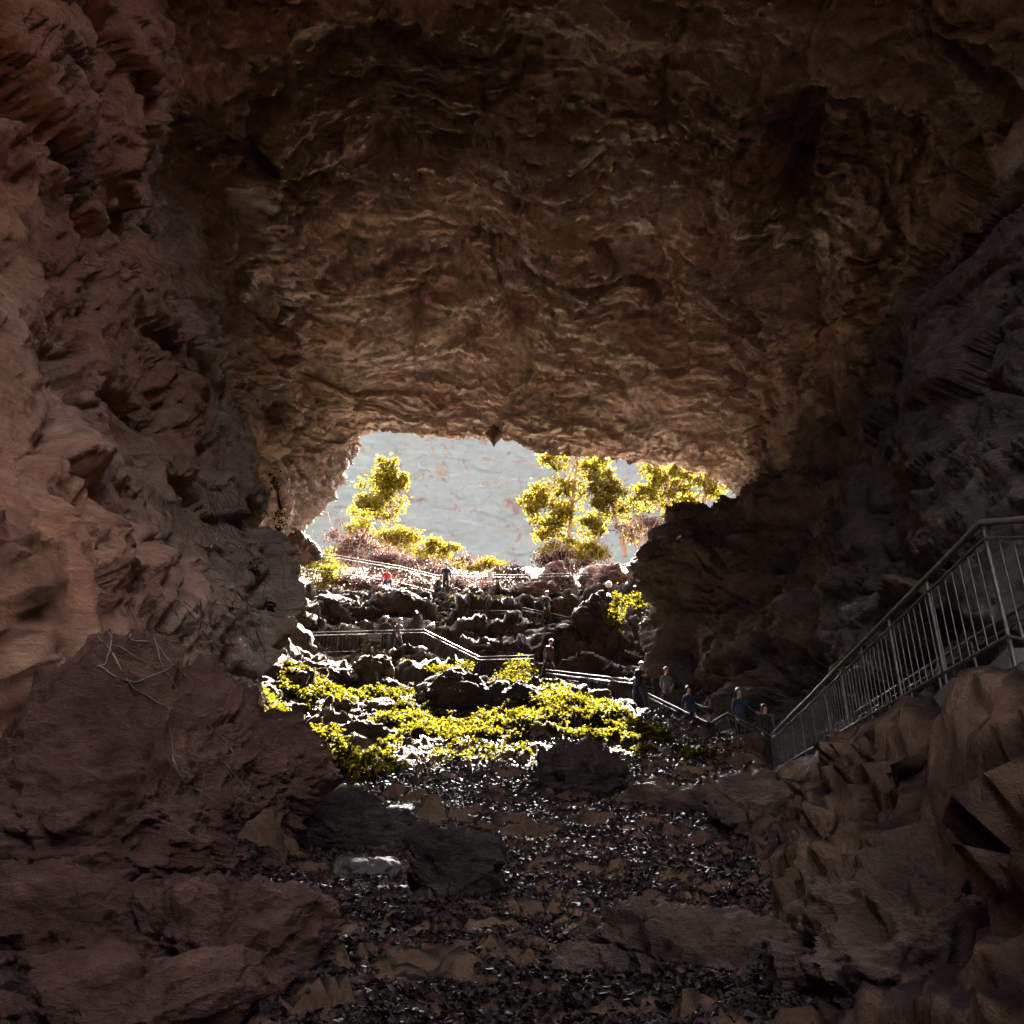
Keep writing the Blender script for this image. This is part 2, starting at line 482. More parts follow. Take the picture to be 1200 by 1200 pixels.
def ground_z(x, y, extra=False):
    x = np.asarray(x, np.float64)
    y = np.asarray(y, np.float64)
    z = np.interp(y, PROF_Y, PROF_Z)
    p = np.stack([x, y, np.zeros_like(x)], 1)
    inside = sstep(45.5, 43.5, y)
    # left bank and left rise
    xl = np.interp(y, [-10, 4, 9, 14, 20, 26, 34, 45], [-2.2, -1.8, -2.2, -3.0, -4.0, -5.5, -6, -9])
    z = z + inside * np.clip(xl - x, 0, 6) ** 1.2 * 0.42 * (0.25 + 0.75 * sstep(6, 13, y))
    # right bank: climbs from the litter to the stair
    px_ = np.interp(y, [-4, 5, 6.4, 25.5, 28, 31], [RAIL[0][0], RAIL[0][0], RAIL[1][0], RAIL[2][0], RAIL[4][0], RAIL[5][0]])
    pz_ = np.interp(y, [-4, 5, 6.4, 25.5, 28, 31], [RAIL[0][2] - 2.2, RAIL[0][2] - 1.0, RAIL[1][2] - RAIL_H, RAIL[2][2] - RAIL_H, RAIL[4][2] - RAIL_H, RAIL[5][2] - RAIL_H])
    xe = np.interp(y, [-4, 3, 7, 11, 15, 20, 26, 31], [0.9, 0.9, 0.9, 1.9, 3.0, 4.6, 6.0, 5.0])
    tt = np.clip((x - xe) / np.maximum(px_ - xe, 0.4), 0, 1) ** 2.8
    bank = sstep(33, 27, y) * (tt * (pz_ - 0.3 - z) + np.clip(x - px_ - 1.6, 0, 6) * 0.7)
    z = z + bank
    # terraces: the slope climbs to the mouth in broken steps with level tops
    st = 1.5
    q = z / st + 0.75 * fbm(p, 0.13, 3, seed=31.0)
    qt = np.floor(q) + sstep(0.62, 0.98, q - np.floor(q))
    z = z + (qt - q) * st * 0.9 * sstep(30, 37, y) * inside
    z = z + 0.28 * fbm(p, 0.35, 3, seed=2.0) * (0.4 + 0.6 * inside)
    rib = sstep(0.1, 0.6, tt) * sstep(33, 27, y) * (x < px_ + 3)
    dd, zz = path_dist(x, y)
    k = 1 - sstep(0.25, 0.95, dd)
    z = z * (1 - k) + (zz - 0.16) * k
    return (z, k, rib) if extra else z

def gz1(x, y):
    return float(ground_z(np.array([x]), np.array([y]))[0])

def warp(lo, hi, n, c, k):
    t = np.linspace(-1, 1, n)
    s = np.sinh(k * t) / np.sinh(k)
    return np.where(s < 0, c + s * (c - lo), c + s * (hi - c))

GY = np.concatenate([np.linspace(-14, 4, 70, endpoint=False), np.linspace(4, 14, 240, endpoint=False), np.linspace(14, 46, 460, endpoint=False), np.linspace(46, 126, 130)])
GX = warp(-22, 22, 480, 0.5, 1.3)
gx, gy = np.meshgrid(GX, GY)
gzv, gk, grib = ground_z(gx.ravel(), gy.ravel(), True)
GP = np.stack([gx.ravel(), gy.ravel(), gzv], 1).reshape(*gx.shape, 3)
gn_ = np.cross(np.gradient(GP, axis=1), np.gradient(GP, axis=0)).reshape(-1, 3)
gn_ /= np.linalg.norm(gn_, axis=1)[:, None]
gp = GP.reshape(-1, 3)
gw = gp + 0.5 * np.stack([fbm(gp, 0.4, 2, seed=1.0), fbm(gp, 0.4, 2, seed=4.0), fbm(gp, 0.4, 2, seed=8.0)], 1)
steep_ = sstep(0.95, 0.75, gn_[:, 2]) + 0.6 * grib
fa, ja = facet(gw * np.array([1, 1, 1.4]), 0.55, 2.2)
fb, jb = facet(gw * np.array([1, 1, 1.6]), 1.5, 5.2)
fc, jc = facet(gw, 4.0, 3.2)
gd = (0.10 + 0.40 * np.clip(steep_, 0, 1)) * fa + (0.14 + 0.16 * np.clip(steep_, 0, 1)) * fb + 0.10 * fc + 0.07 * ridged(gp, 1.6, 3, 0.6, 9.0) + 0.035 * ridged(gp, 4.5, 2, 0.6, 2.0)
gd += np.clip(steep_, 0, 1) * 0.16 * ridged(gw * np.array([1, 0.7, 0.7]), 0.9, 3, 0.55, 14.0)
gd *= (1 - 0.85 * gk)
gp = gp + gn_ * gd[:, None]
M['soil'] = None
t = NT('cave_floor_soil')
col = t.ramp(t.noise(2.2, 6, 0.7), [(0.3, (0.012, 0.008, 0.006)), (0.52, (0.032, 0.020, 0.015)), (0.72, (0.07, 0.046, 0.034))])
sx = t.n('ShaderNodeSeparateXYZ')
t.set(sx.inputs[0], t.pos)
rockc = t.ramp(t.noise(1.0, 6, 0.7, 0.4), [(0.3, (0.042, 0.023, 0.015)), (0.55, (0.13, 0.073, 0.046)), (0.75, (0.24, 0.145, 0.092))])
gn = t.n('ShaderNodeSeparateXYZ')
t.set(gn.inputs[0], t.t.nodes['Geometry'].outputs['Normal'])
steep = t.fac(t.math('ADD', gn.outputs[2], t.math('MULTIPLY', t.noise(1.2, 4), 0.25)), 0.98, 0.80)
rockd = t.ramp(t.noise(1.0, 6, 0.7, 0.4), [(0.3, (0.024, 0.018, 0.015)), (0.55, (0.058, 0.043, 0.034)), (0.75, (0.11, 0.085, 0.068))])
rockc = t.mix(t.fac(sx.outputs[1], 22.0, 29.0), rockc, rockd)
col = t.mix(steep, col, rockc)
topc = t.ramp(t.noise(1.4, 5, 0.7), [(0.35, (0.07, 0.058, 0.047)), (0.6, (0.22, 0.19, 0.155))])  # level tops made paler than the risers to bounce sunlight onto the roof
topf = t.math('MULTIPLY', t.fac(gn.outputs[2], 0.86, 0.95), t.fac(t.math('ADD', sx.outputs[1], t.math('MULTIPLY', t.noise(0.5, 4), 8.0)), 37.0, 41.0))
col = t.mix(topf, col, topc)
outc = t.ramp(t.noise(0.7, 6, 0.7), [(0.35, (0.34, 0.29, 0.23)), (0.5, (0.46, 0.40, 0.33)), (0.68, (0.55, 0.50, 0.43))])  # pale ground band hidden behind the rim, added to bounce sunlight onto the roof
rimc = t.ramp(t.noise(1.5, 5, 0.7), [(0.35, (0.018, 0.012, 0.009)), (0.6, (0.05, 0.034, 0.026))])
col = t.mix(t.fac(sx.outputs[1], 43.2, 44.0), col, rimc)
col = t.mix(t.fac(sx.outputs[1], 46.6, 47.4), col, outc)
scrub = t.ramp(t.noise(0.9, 6, 0.7), [(0.35, (0.035, 0.026, 0.014)), (0.6, (0.085, 0.062, 0.036))])
col = t.mix(t.fac(sx.outputs[1], 54.0, 57.0), col, scrub)
t.set(t.b.inputs['Base Color'], col)
t.b.inputs['Roughness'].default_value = 0.85
t.b.inputs['Specular IOR Level'].default_value = 0.06
t.set(t.b.inputs['Normal'], t.bump(t.noise(3.0, 9, 0.72), 1.0, 0.2))
M['soil'] = t.m
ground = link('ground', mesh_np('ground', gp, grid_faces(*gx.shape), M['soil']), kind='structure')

def ghit(u, v, y0=3.0, y1=60.0):
    """first ground point towards (u, v)"""
    dx, dy, dz = pix_dir(u, v)
    Y = np.linspace(y0, y1, 1200)
    x, z = dx * Y / dy, CAMZ + dz * Y / dy
    g = ground_z(x, Y)
    k = np.argmax(z < g)
    return Vector((x[k], Y[k], g[k]))

def shit(u, v):
    d = Vector(pix_dir(u, v)).normalized()
    h = BV_SHELL.ray_cast(Vector((0, 0, CAMZ)), d)
    return h[0], h[1]

# far terrain sheet all round, and the hill the cave runs into
fx, fy = np.meshgrid(np.linspace(-900, 900, 61), np.concatenate([np.linspace(-900, -14.5, 20), np.linspace(-5, 120, 6), np.linspace(130, 900, 20)]))
fz = np.interp(fy, [-900, -14.5, -5, 120, 130, 900], [-6, -3.2, -8, 10, 40, 60]) - 0.0
fz = fz + 2.0 * fbm(np.stack([fx.ravel(), fy.ravel(), 0 * fx.ravel()], 1), 0.01, 3).reshape(fx.shape) * (np.abs(fx) > 40)
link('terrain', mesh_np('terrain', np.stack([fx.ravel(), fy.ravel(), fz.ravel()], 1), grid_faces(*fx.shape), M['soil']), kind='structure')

# ------------------------------------------------------------------ cliff across the doline
nu, nv = 420, 300
cu, cv = np.meshgrid(np.linspace(-95, 95, nu), np.linspace(20, 80, nv))
cp = np.stack([cu.ravel(), 82 + 0.006 * cu.ravel() ** 2 * -1 + 0 * cu.ravel(), cv.ravel()], 1)
cp[:, 1] = 124 - 0.005 * cp[:, 0] ** 2 + 0.10 * (cp[:, 2] - 40)
q = cp * np.array([1, 1, 1])
d = 0.9 * fbm(q, 0.05, 2, 0.5, 3.0)
f1, f2 = worley(q * np.array([0.8, 1, 1.6]), 0.22, 2.0)
fa, ja = facet(q * np.array([0.8, 1, 1.3]), 0.30, 2.0)
d += 0.16 * fa + 0.05 * ridged(q, 0.6, 3, 0.55)
cp[:, 1] -= d
t = NT('pale_cliff_limestone')
base = t.ramp(t.noise(0.5, 6, 0.65), [(0.3, (0.070, 0.073, 0.065)), (0.6, (0.086, 0.091, 0.081))])
st_ = t.fac(t.noise(0.38, 7, 0.72, 0.8, t.mapping((1.1, 1, 1.0))), 0.545, 0.60)
pinkc = t.ramp(t.noise(0.9, 4), [(0.4, (0.075, 0.032, 0.03)), (0.6, (0.10, 0.055, 0.022))])
col = t.mix(t.math('MULTIPLY', st_, 0.85), base, pinkc)
dk = t.fac(t.noise(1.5, 6, 0.75, 0.5, t.mapping((0.9, 1, 1.2))), 0.62, 0.66)
col = t.mix(t.math('MULTIPLY', dk, 0.8), col, (0.05, 0.04, 0.035))
vor = t.n('ShaderNodeTexVoronoi', feature='DISTANCE_TO_EDGE', Scale=0.32)
t.set(vor.inputs['Vector'], t.mapping((0.8, 1, 1.7), src=t.n('ShaderNodeVectorMath', operation='ADD').outputs[0]))
vm = vor.inputs['Vector'].links[0].from_node.inputs['Vector'].links[0].from_node
t.set(vm.inputs[0], t.pos)
nzv = t.n('ShaderNodeTexNoise', Scale=0.5, Detail=4)
t.set(nzv.inputs['Vector'], t.pos)
t.set(vm.inputs[1], nzv.outputs['Color'])
crk = t.math('MULTIPLY', t.fac(vor.outputs['Distance'], 0.035, 0.01), t.fac(t.noise(0.4, 4), 0.45, 0.6))
col = t.mix(t.math('MULTIPLY', crk, 0.3), col, (0.045, 0.04, 0.035))
t.set(t.b.inputs['Base Color'], col)
t.b.inputs['Roughness'].default_value = 0.95
t.set(t.b.inputs['Normal'], t.bump(t.noise(1.2, 6, 0.65), 0.25, 0.1))
M['cliff'] = t.m
link('cliff', mesh_np('cliff', cp, grid_faces(nv, nu), M['cliff']), kind='structure')

# ------------------------------------------------------------------ boulders
FWD = Vector((0, math.cos(PITCH), math.sin(PITCH)))
EYE = Vector((0, 0, CAMZ))
BVS = [BV_LEFT]

def boulder_mesh(name, size, seed, mat, sub=5, planes=16, rough=1.0, flat_top=False, base=None):
    bm = bmesh.new()
    bmesh.ops.create_icosphere(bm, subdivisions=sub, radius=1.0)
    D = np.array([v.co[:] for v in bm.verts])
    F = np.array([[v.index for v in f.verts] for f in bm.faces])
    bm.free()
    r = np.random.default_rng(seed)
    nrm = r.normal(size=(planes, 3))
    nrm /= np.linalg.norm(nrm, axis=1)[:, None]
    h = r.uniform(0.62, 0.98, planes)
    if flat_top:
        nrm = np.vstack([nrm, [[0.03, -0.29, 0.957] if mat == M['wet'] else [0.05, -0.1, 0.99]]])
        h = np.append(h, 0.55)
    dots = D @ nrm.T
    rr = np.where(dots > 0.05, h / np.maximum(dots, 0.05), 5.0)
    k = 14.0
    rad = -np.log(np.exp(-k * np.minimum(rr, 3)).sum(1) + math.exp(-k * 1.05)) / k
    V = D * rad[:, None] * np.array(size) / 2
    s = float(min(size))
    off = seed * 3.17
    disp = 0.10 * s * fbm(V, 1.6 / s, 4, 0.5, off) + 0.07 * ridged(V * np.array([1, 1, 1.8]), 1.3, 4, 0.62, off) * rough
    fa, ja = facet(V, 1.3 / max(0.5, min(1.5, s)), off % 50)
    disp += 0.12 * s * fa * rough - 0.03 * (1 - sstep(0, 0.1, ja))
    lz = V[:, 2] + 0.15 * V[:, 0] + 0.12 * fbm(V, 1.2, 3, 0.5, off)
    sl = lz / 0.34
    disp += 0.11 * min(1.0, s) * ((sl - np.floor(sl)) - 0.5) * rough
    if sub >= 7:
        disp += 0.05 * ridged(V, 3.6, 3, 0.6, off) + 0.05 * facet(V, 7.0, off % 29)[0]
    if sub >= 5:
        fb, jb = facet(V + 0.1 * fbm(V, 1.5, 2, 0.5, off)[:, None], 3.2, off % 37)
        disp += 0.14 * fb * rough * min(1.0, s)
    V = V + D * disp[:, None]
    return mesh_np(name, V, F, mat)

def add_boulder(label, u, v, w, h, mat, seed, depth=1.0, rotz=0.0, Y=None, name='boulder', flat=False, sub=5, sink=0.18, tilt=0.0, cat='boulder', group=None, bv=False, rough=1.0):
    g = ghit(u, v) if Y is None else P(u, v, Y)
    k = (g - EYE).dot(FWD) / FPX
    W, H = w * k, h * k
    Hs = H * (1 + sink)
    me = boulder_mesh(name, (W * 1.12, W * depth, Hs * 1.1), seed, M[mat], sub, flat_top=flat, rough=rough)
    o = link(name, me, None, (g.x, g.y + W * depth * 0.35, g.z + Hs * 0.5 - H * sink), None, label, cat, group)
    o.rotation_euler = (tilt, 0, rotz)
    if bv:
        mw = Matrix.Translation(o.location) @ o.rotation_euler.to_matrix().to_4x4()
        BVS.append(BVHTree.FromPolygons([mw @ vv.co for vv in me.vertices], [list(p.vertices) for p in me.polygons]))
    return o

add_boulder('huge dark red boulder filling the lower left corner', 60, 1090, 430, 330, 'redrock', 21, 0.9, 0.2, Y=8.2, bv=True, sub=7)
add_boulder('broad reddish boulder leaning on the left wall below the pale roots', 225, 985, 240, 190, 'redrock', 33, 0.9, 0.5, Y=12.2, bv=True, sub=7)
add_boulder('rough red rock at the left edge under the huge red boulder', 30, 1200, 230, 190, 'redrock', 63, 0.9, 0.3, Y=6.9, bv=True, sub=7)
add_boulder('low red ledge at lower left beside the litter', 205, 1180, 220, 150, 'redrock', 5, 0.8, -0.2, Y=7.0, flat=True, bv=True, sub=7)
add_boulder('flat red rock cut by the lower left bottom edge', 120, 1262, 240, 130, 'redrock', 17, 0.8, 0.3, Y=5.6, flat=True, bv=True, sub=7)
add_boulder('long black block below the lower left plant patch', 405, 1010, 160, 95, 'darkrock', 8, 0.75, 0.1, flat=True, sub=6)
add_boulder('square dark block in the middle of the litter', 528, 1068, 118, 108, 'darkrock', 12, 0.9, -0.1, flat=True, sub=6)
add_boulder('flat wet slab shining above the dark block', 492, 968, 96, 34, 'wet', 44, 1.5, 0.0, flat=True, rough=0.3, sink=-0.05)
add_boulder('small wet stone beside the dark block, left', 425, 1046, 74, 48, 'wet', 23, 1.1, 0.1, flat=True, rough=0.35)
add_boulder('tiny wet stone below the dark block', 510, 1090, 52, 30, 'wet', 27, 1.3, 0.1, flat=True, rough=0.3)
add_boulder('pale pointed stone in the lower left litter', 352, 1092, 72, 44, 'boulder', 25, 0.9, 0.4)
add_boulder('upright narrow stone at the foot of the lower left ledge', 312, 1205, 62, 120, 'boulder', 9, 0.9, 0.1, Y=7.2)
add_boulder('large brown boulder on the slope below the biggest plant patch', 697, 934, 108, 66, 'darkrock', 13, 0.8, -0.15, sub=6)
add_boulder('dark boulder carrying a tuft, left of the stair foot', 528, 834, 92, 52, 'darkrock', 14, 0.8, 0.2)
add_boulder('black block between the two tufted boulders', 584, 836, 44, 34, 'darkrock', 15, 0.9, -0.3)
add_boulder('dark square boulder below the stair, right of the black block', 618, 836, 52, 36, 'darkrock', 16, 0.9, 0.4)
add_boulder('dark rock sunk in the plants left of centre', 424, 878, 62, 36, 'darkrock', 18, 0.9, 0.2)
add_boulder('flat grey ledge stone above the left plant patch', 380, 806, 62, 34, 'darkrock', 19, 1.0, 0.1, flat=True)
add_boulder('dark hump of rock below the tall left railing', 428, 802, 62, 36, 'darkrock', 20, 1.0, 0.5)
add_boulder('long low rock on the right of the litter', 790, 956, 120, 42, 'boulder', 22, 0.7, 0.5, flat=True)
add_boulder('wide moist ledge in the lower right foreground', 835, 1190, 260, 110, 'boulder', 24, 0.8, 0.35, Y=7.6, flat=True, sub=7)
add_boulder('brown rock under the lower end of the railing', 905, 985, 120, 70, 'boulder', 26, 0.8, 0.2, sub=6)
add_boulder('steep brown rock in the lower right corner', 1120, 1230, 300, 190, 'boulder', 28, 0.8, -0.25, Y=6.0, sub=7)
# terrace and rim rocks
for i, (lab, u, v, w, h, m, Y) in enumerate([
        ('dark rock shelf under the left end of the rim fence', 392, 742, 96, 56, 'darkrock', 41.6),
        ('dark shelf rock below the red-jacketed person', 462, 728, 84, 40, 'darkrock', 42.2),
        ('dark terrace rock behind the zigzag railing', 590, 778, 130, 34, 'darkrock', 38.4),
        ('long terrace rock under the upper stair fence', 660, 762, 110, 36, 'darkrock', 39.4),
        ('tall dark rock left of the hanging plants, right of the stair', 706, 770, 74, 88, 'darkrock', 38.8),
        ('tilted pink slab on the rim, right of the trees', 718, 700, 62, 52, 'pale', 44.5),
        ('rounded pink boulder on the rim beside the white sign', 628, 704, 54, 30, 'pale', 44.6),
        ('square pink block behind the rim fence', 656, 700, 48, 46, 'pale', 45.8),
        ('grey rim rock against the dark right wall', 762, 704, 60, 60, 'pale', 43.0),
        ('small dark rock on the rim path left of the upper stair', 545, 722, 40, 20, 'darkrock', 43.2),
        ('dark rock under the person with the backpack', 630, 744, 60, 22, 'darkrock', 41.6)]):
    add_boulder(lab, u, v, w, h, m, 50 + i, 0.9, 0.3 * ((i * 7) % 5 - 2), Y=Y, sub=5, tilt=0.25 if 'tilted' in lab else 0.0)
add_boulder('dark overhanging rock nose at the left edge of the cave mouth', 348, 648, 46, 28, 'boulder', 71, 1.2, 0.2, Y=40.5, tilt=-0.2)

# small rubble
rub = [boulder_mesh('rubble_stone', (1, 0.9, 0.7), 100 + i, M['boulder' if i % 3 else 'wet'], 3, 12, 0.6) for i in range(6)]
rr_ = np.random.default_rng(77)
n = 0
while n < 240:
    u, v = rr_.uniform(270, 900), rr_.uniform(790, 1180)
    g = ghit(u, v)
    if path_dist(np.array([g.x]), np.array([g.y]))[0][0] < 1.0:
        continue
    s = 0.06 + 0.3 * rr_.uniform() ** 2.2 * (1.0 if g.y > 10 else 0.6)
    o = link('rubble_stone', rub[n % 6], None, (g.x, g.y, g.z + s * 0.12), rr_.uniform(0, 6), 'small dark stone lying loose in the leaf litter', 'stone', 'small loose stones in the litter')
    o.scale = (s * rr_.uniform(0.8, 1.5), s, s * rr_.uniform(0.6, 1.1))
    n += 1

# stalactites on the lip of the mouth
def stalactite(label, u, v_tip, w, h, seed, bulb=0.5):
    top = P(u, v_tip - h, 42.0)
    k = 48.0 / FPX
    bm = bmesh.new()
    n, m = 12, 9
    rng = np.random.default_rng(seed)
    rows = []
    for j in range(m):
        t = j / (m - 1)
        rad = w * k * 0.5 * ((1 - t) ** 0.6 * (0.55 + 0.45 * math.cos(3.0 * t)) + bulb * math.exp(-((t - 0.6) / 0.22) ** 2)) + 0.02
        if j == 0:
            rad *= 1.7
        ring = []
        for i in range(n):
            a = 2 * math.pi * i / n
            rj = rad * (1 + 0.25 * rng.normal() * 0.6)
            ring.append(bm.verts.new((rj * math.cos(a), rj * math.sin(a), -(h * k * 1.15) * t + 0.35)))
        rows.append(ring)
    for a, b in zip(rows[:-1], rows[1:]):
        for i in range(n):
            bm.faces.new((a[i], a[(i + 1) % n], b[(i + 1) % n], b[i]))
    bm.faces.new(rows[-1])
    me = bpy.data.meshes.new('stalactite')
    bm.to_mesh(me)
    bm.free()
    for p in me.polygons:
        p.use_smooth = True
    me.materials.append(M['boulder'])
    link('stalactite', me, None, top, None, label, 'stalactite')

stalactite('bulbous stalactite hanging near the middle of the mouth lip', 579, 530, 15, 30, 1, 0.9)
stalactite('broad stubby stalactite at the left top of the mouth', 441, 505, 24, 16, 2, 0.1)
stalactite('short stub left of the bulbous stalactite', 556, 512, 7, 14, 3, 0.2)
stalactite('small pointed stalactite over the right trees, left of a pair', 737, 543, 8, 16, 4, 0.2)
stalactite('small pointed stalactite over the right trees, right of a pair', 752, 545, 9, 14, 5, 0.2)
stalactite('tiny stub of rock at the right of the bulbous stalactite', 622, 526, 14, 12, 6, 0.0)

# ------------------------------------------------------------------ stair and railings
t = NT('dark_steel')
t.set(t.b.inputs['Base Color'], t.ramp(t.noise(14, 4), [(0.35, (0.03, 0.024, 0.02)), (0.65, (0.085, 0.07, 0.058))]))
t.b.inputs['Metallic'].default_value = 0.35
t.b.inputs['Roughness'].default_value = 0.5
M['steel'] = t.m
t = NT('worn_concrete')
t.set(t.b.inputs['Base Color'], t.ramp(t.noise(4, 6, 0.7), [(0.3, (0.035, 0.028, 0.022)), (0.7, (0.085, 0.07, 0.056))]))
t.b.inputs['Roughness'].default_value = 0.9
t.set(t.b.inputs['Normal'], t.bump(t.noise(20, 5, 0.7), 0.6, 0.02))
M['concrete'] = t.m

def tube_np(pts, rad, n=6, cap=True):
    """tube along a polyline; rad scalar or list"""
    pts = [Vector(p) for p in pts]
    rad = rad if hasattr(rad, '__len__') else [rad] * len(pts)
    V, F = [], []
    up = Vector((0.13, 0.21, 0.97))
    for i, p in enumerate(pts):
        d = (pts[min(i + 1, len(pts) - 1)] - pts[max(i - 1, 0)]).normalized()
        a = d.cross(up)
        if a.length < 0.05:
            a = d.cross(Vector((1, 0, 0)))
        a.normalize()
        b = a.cross(d)
        for k in range(n):
            an = 2 * math.pi * k / n
            V.append(p + (a * math.cos(an) + b * math.sin(an)) * rad[i])
    for i in range(len(pts) - 1):
        for k in range(n):
            F.append((i * n + k, i * n + (k + 1) % n, (i + 1) * n + (k + 1) % n, (i + 1) * n + k))
    return V, F

def tubes_mesh(name, lst, mat, n=6):
    V, F = [], []
    for pts, rad in lst:
        v, f = tube_np(pts, rad, n)
        o = len(V)
        V += v
        F += [tuple(i + o for i in q) for q in f]
    return mesh_np(name, [v[:] for v in V], F, mat)

ux = [(math.cos(2 * math.pi * i / 6), math.sin(2 * math.pi * i / 6)) for i in range(6)]
ROD = mesh_np('rod', [(x, y, 0) for x, y in ux] + [(x, y, 1) for x, y in ux], [(i, (i + 1) % 6, 6 + (i + 1) % 6, 6 + i) for i in range(6)], M['steel'])

def railing(label, pts, spacing=0.14, h=RAIL_H, post_gap=1.7, balusters=True, group=None, r=1.0):
    """pts: handrail corner points in the world"""
    root = link('metal_railing', None, None, pts[0] - Vector((0, 0, h)), None, label, 'railing', group)
    L = [p - root.location for p in pts]
    link('handrail', tubes_mesh('handrail', [(L, 0.026 * r)], M['steel'], 8), root)
    link('middle_rail', tubes_mesh('middle_rail', [([p - Vector((0, 0, 0.13)) for p in L], 0.014 * r)], M['steel']), root)
    if balusters:
        link('bottom_rail', tubes_mesh('bottom_rail', [([p - Vector((0, 0, h - 0.12)) for p in L], 0.014 * r)], M['steel']), root)
    for i, (a, b) in enumerate(zip(L[:-1], L[1:])):
        d = b - a
        n = max(1, round(d.xy.length / post_gap))
        for k in range(n + (1 if i == len(L) - 2 else 0)):
            p = a + d * (k / n)
            o = link('post', ROD, root, p - Vector((0, 0, h + 0.25)))
            o.scale = (0.019 * r, 0.019 * r, h + 0.25)
        if balusters:
            m = int(d.length / spacing)
            for k in range(1, m):
                p = a + d * (k / m)
                o = link('baluster', ROD, root, p - Vector((0, 0, h - 0.12)))
                o.scale = (0.007 * r, 0.007 * r, h - 0.25)
    return root

def offset_line(pts, off):
    out = []
    for i, p in enumerate(pts):
        d = (pts[min(i + 1, len(pts) - 1)] - pts[max(i - 1, 0)])
        nrm = Vector((-d.y, d.x, 0)).normalized()
        if nrm.dot(Vector((1, 0.9, 0))) < 0:
            nrm = -nrm
        out.append(p + nrm * off)
    return out

runs = [('long steel railing climbing the right foreground wall to the low landing', RAIL[0:3], 0.24),
        ('zigzag steel railing round the landing where the group of people stands', RAIL[2:6], 0.15),
        ('low railing running level below the dark right rock', RAIL[6:8], 0.16),
        ('short bent railing at the top of the plant slope', RAIL[8:10], 0.16),
        ('sloping double railing above the tufted boulder', RAIL[9:11], 0.16),
        ('straight barred railing beside the left wall under the terrace', RAIL[10:12], 0.16)]
for lab, pts, sp in runs:
    railing(lab, pts, sp)
back = [('rear handrail along the right wall behind the long foreground railing', RAIL[0:3]),
        ('rear handrail of the landing behind the group of people', RAIL[3:6]),
        ('rear handrail behind the level railing under the right rock', RAIL[6:8]),
        ('rear handrail above the sloping double railing', RAIL[8:11])]
for lab, pts in back:
    railing(lab, offset_line(pts, 1.35), balusters=False)

stair = link('stairway', None, None, RAIL[0] - Vector((0, 0, 2)), None, 'worn concrete stairway winding down from the mouth to the right foreground', 'stairs')
cube = mesh_np('step', [(-.5, -.5, -1), (.5, -.5, -1), (.5, .5, -1), (-.5, .5, -1), (-.5, -.5, 0), (.5, -.5, 0), (.5, .5, 0), (-.5, .5, 0)],
               [(0, 3, 2, 1), (4, 5, 6, 7), (0, 1, 5, 4), (1, 2, 6, 5), (2, 3, 7, 6), (3, 0, 4, 7)], M['concrete'], smooth=False)
for a, b in zip(RAIL[:-1], RAIL[1:]):
    d = b - a
    nrm = Vector((-d.y, d.x, 0)).normalized()
    if nrm.dot(Vector((1, 0.9, 0))) < 0:
        nrm = -nrm
    n = max(1, round(max(abs(d.z) / 0.17, d.xy.length / 2.4)))
    for k in range(n):
        c = a + d * ((k + 0.5) / n) + nrm * 0.68
        zt = min((a + d * (k / n)).z, (a + d * ((k + 1) / n)).z) - RAIL_H + 0.03
        o = link('step', cube, stair, Vector((c.x, c.y, zt)) - stair.location, math.atan2(d.y, d.x))
        o.scale = (d.xy.length / n - 0.006, 1.42 - 0.01 * (k % 2), 0.34)

def rim_pts(lst, h=1.0):
    return [P(*p) for p in lst]
railing('thin fence along the rim over the left terrace', rim_pts([(338, 646, 43.6), (400, 652, 44.2), (470, 664, 44.8), (526, 678, 45.0)]), balusters=True, spacing=0.3, post_gap=2.2)
railing('thin fence along the rim right of the standing person', rim_pts([(530, 672, 45.3), (600, 674, 45.4), (690, 672, 44.6)]), balusters=True, spacing=0.3, post_gap=2.2)
railing('short barred railing with lit double rails on the upper terrace', rim_pts([(535, 716, 42.2), (606, 716, 42.2)]), spacing=0.18)
railing('upper stair railing beside the person with the backpack', rim_pts([(612, 712, 42.0), (668, 724, 41.2)]), spacing=0.2)
railing('thin rail climbing to the dark right rock on the rim', rim_pts([(640, 690, 45.6), (770, 650, 46.0)]), balusters=False, post_gap=3.0)

# ------------------------------------------------------------------ foliage
def leaf_mat(name, c1, c2, c3, trans=0.5, scale=5.0, rough=0.7, spec=0.06):
    t = NT(name)
    col = t.ramp(t.noise(scale, 3, 0.7), [(0.32, c1), (0.5, c2), (0.68, c3)])
    t.set(t.b.inputs['Base Color'], col)
    t.b.inputs['Roughness'].default_value = rough
    t.b.inputs['Specular IOR Level'].default_value = spec
    if trans > 0:
        tr = t.n('ShaderNodeBsdfTranslucent')
        t.set(tr.inputs[0], col)
        mx = t.n('ShaderNodeMixShader')
        mx.inputs[0].default_value = trans
        t.t.links.new(t.b.outputs[0], mx.inputs[1])
        t.t.links.new(tr.outputs[0], mx.inputs[2])
        t.t.links.new(mx.outputs[0], t.out.inputs[0])
    return t.m

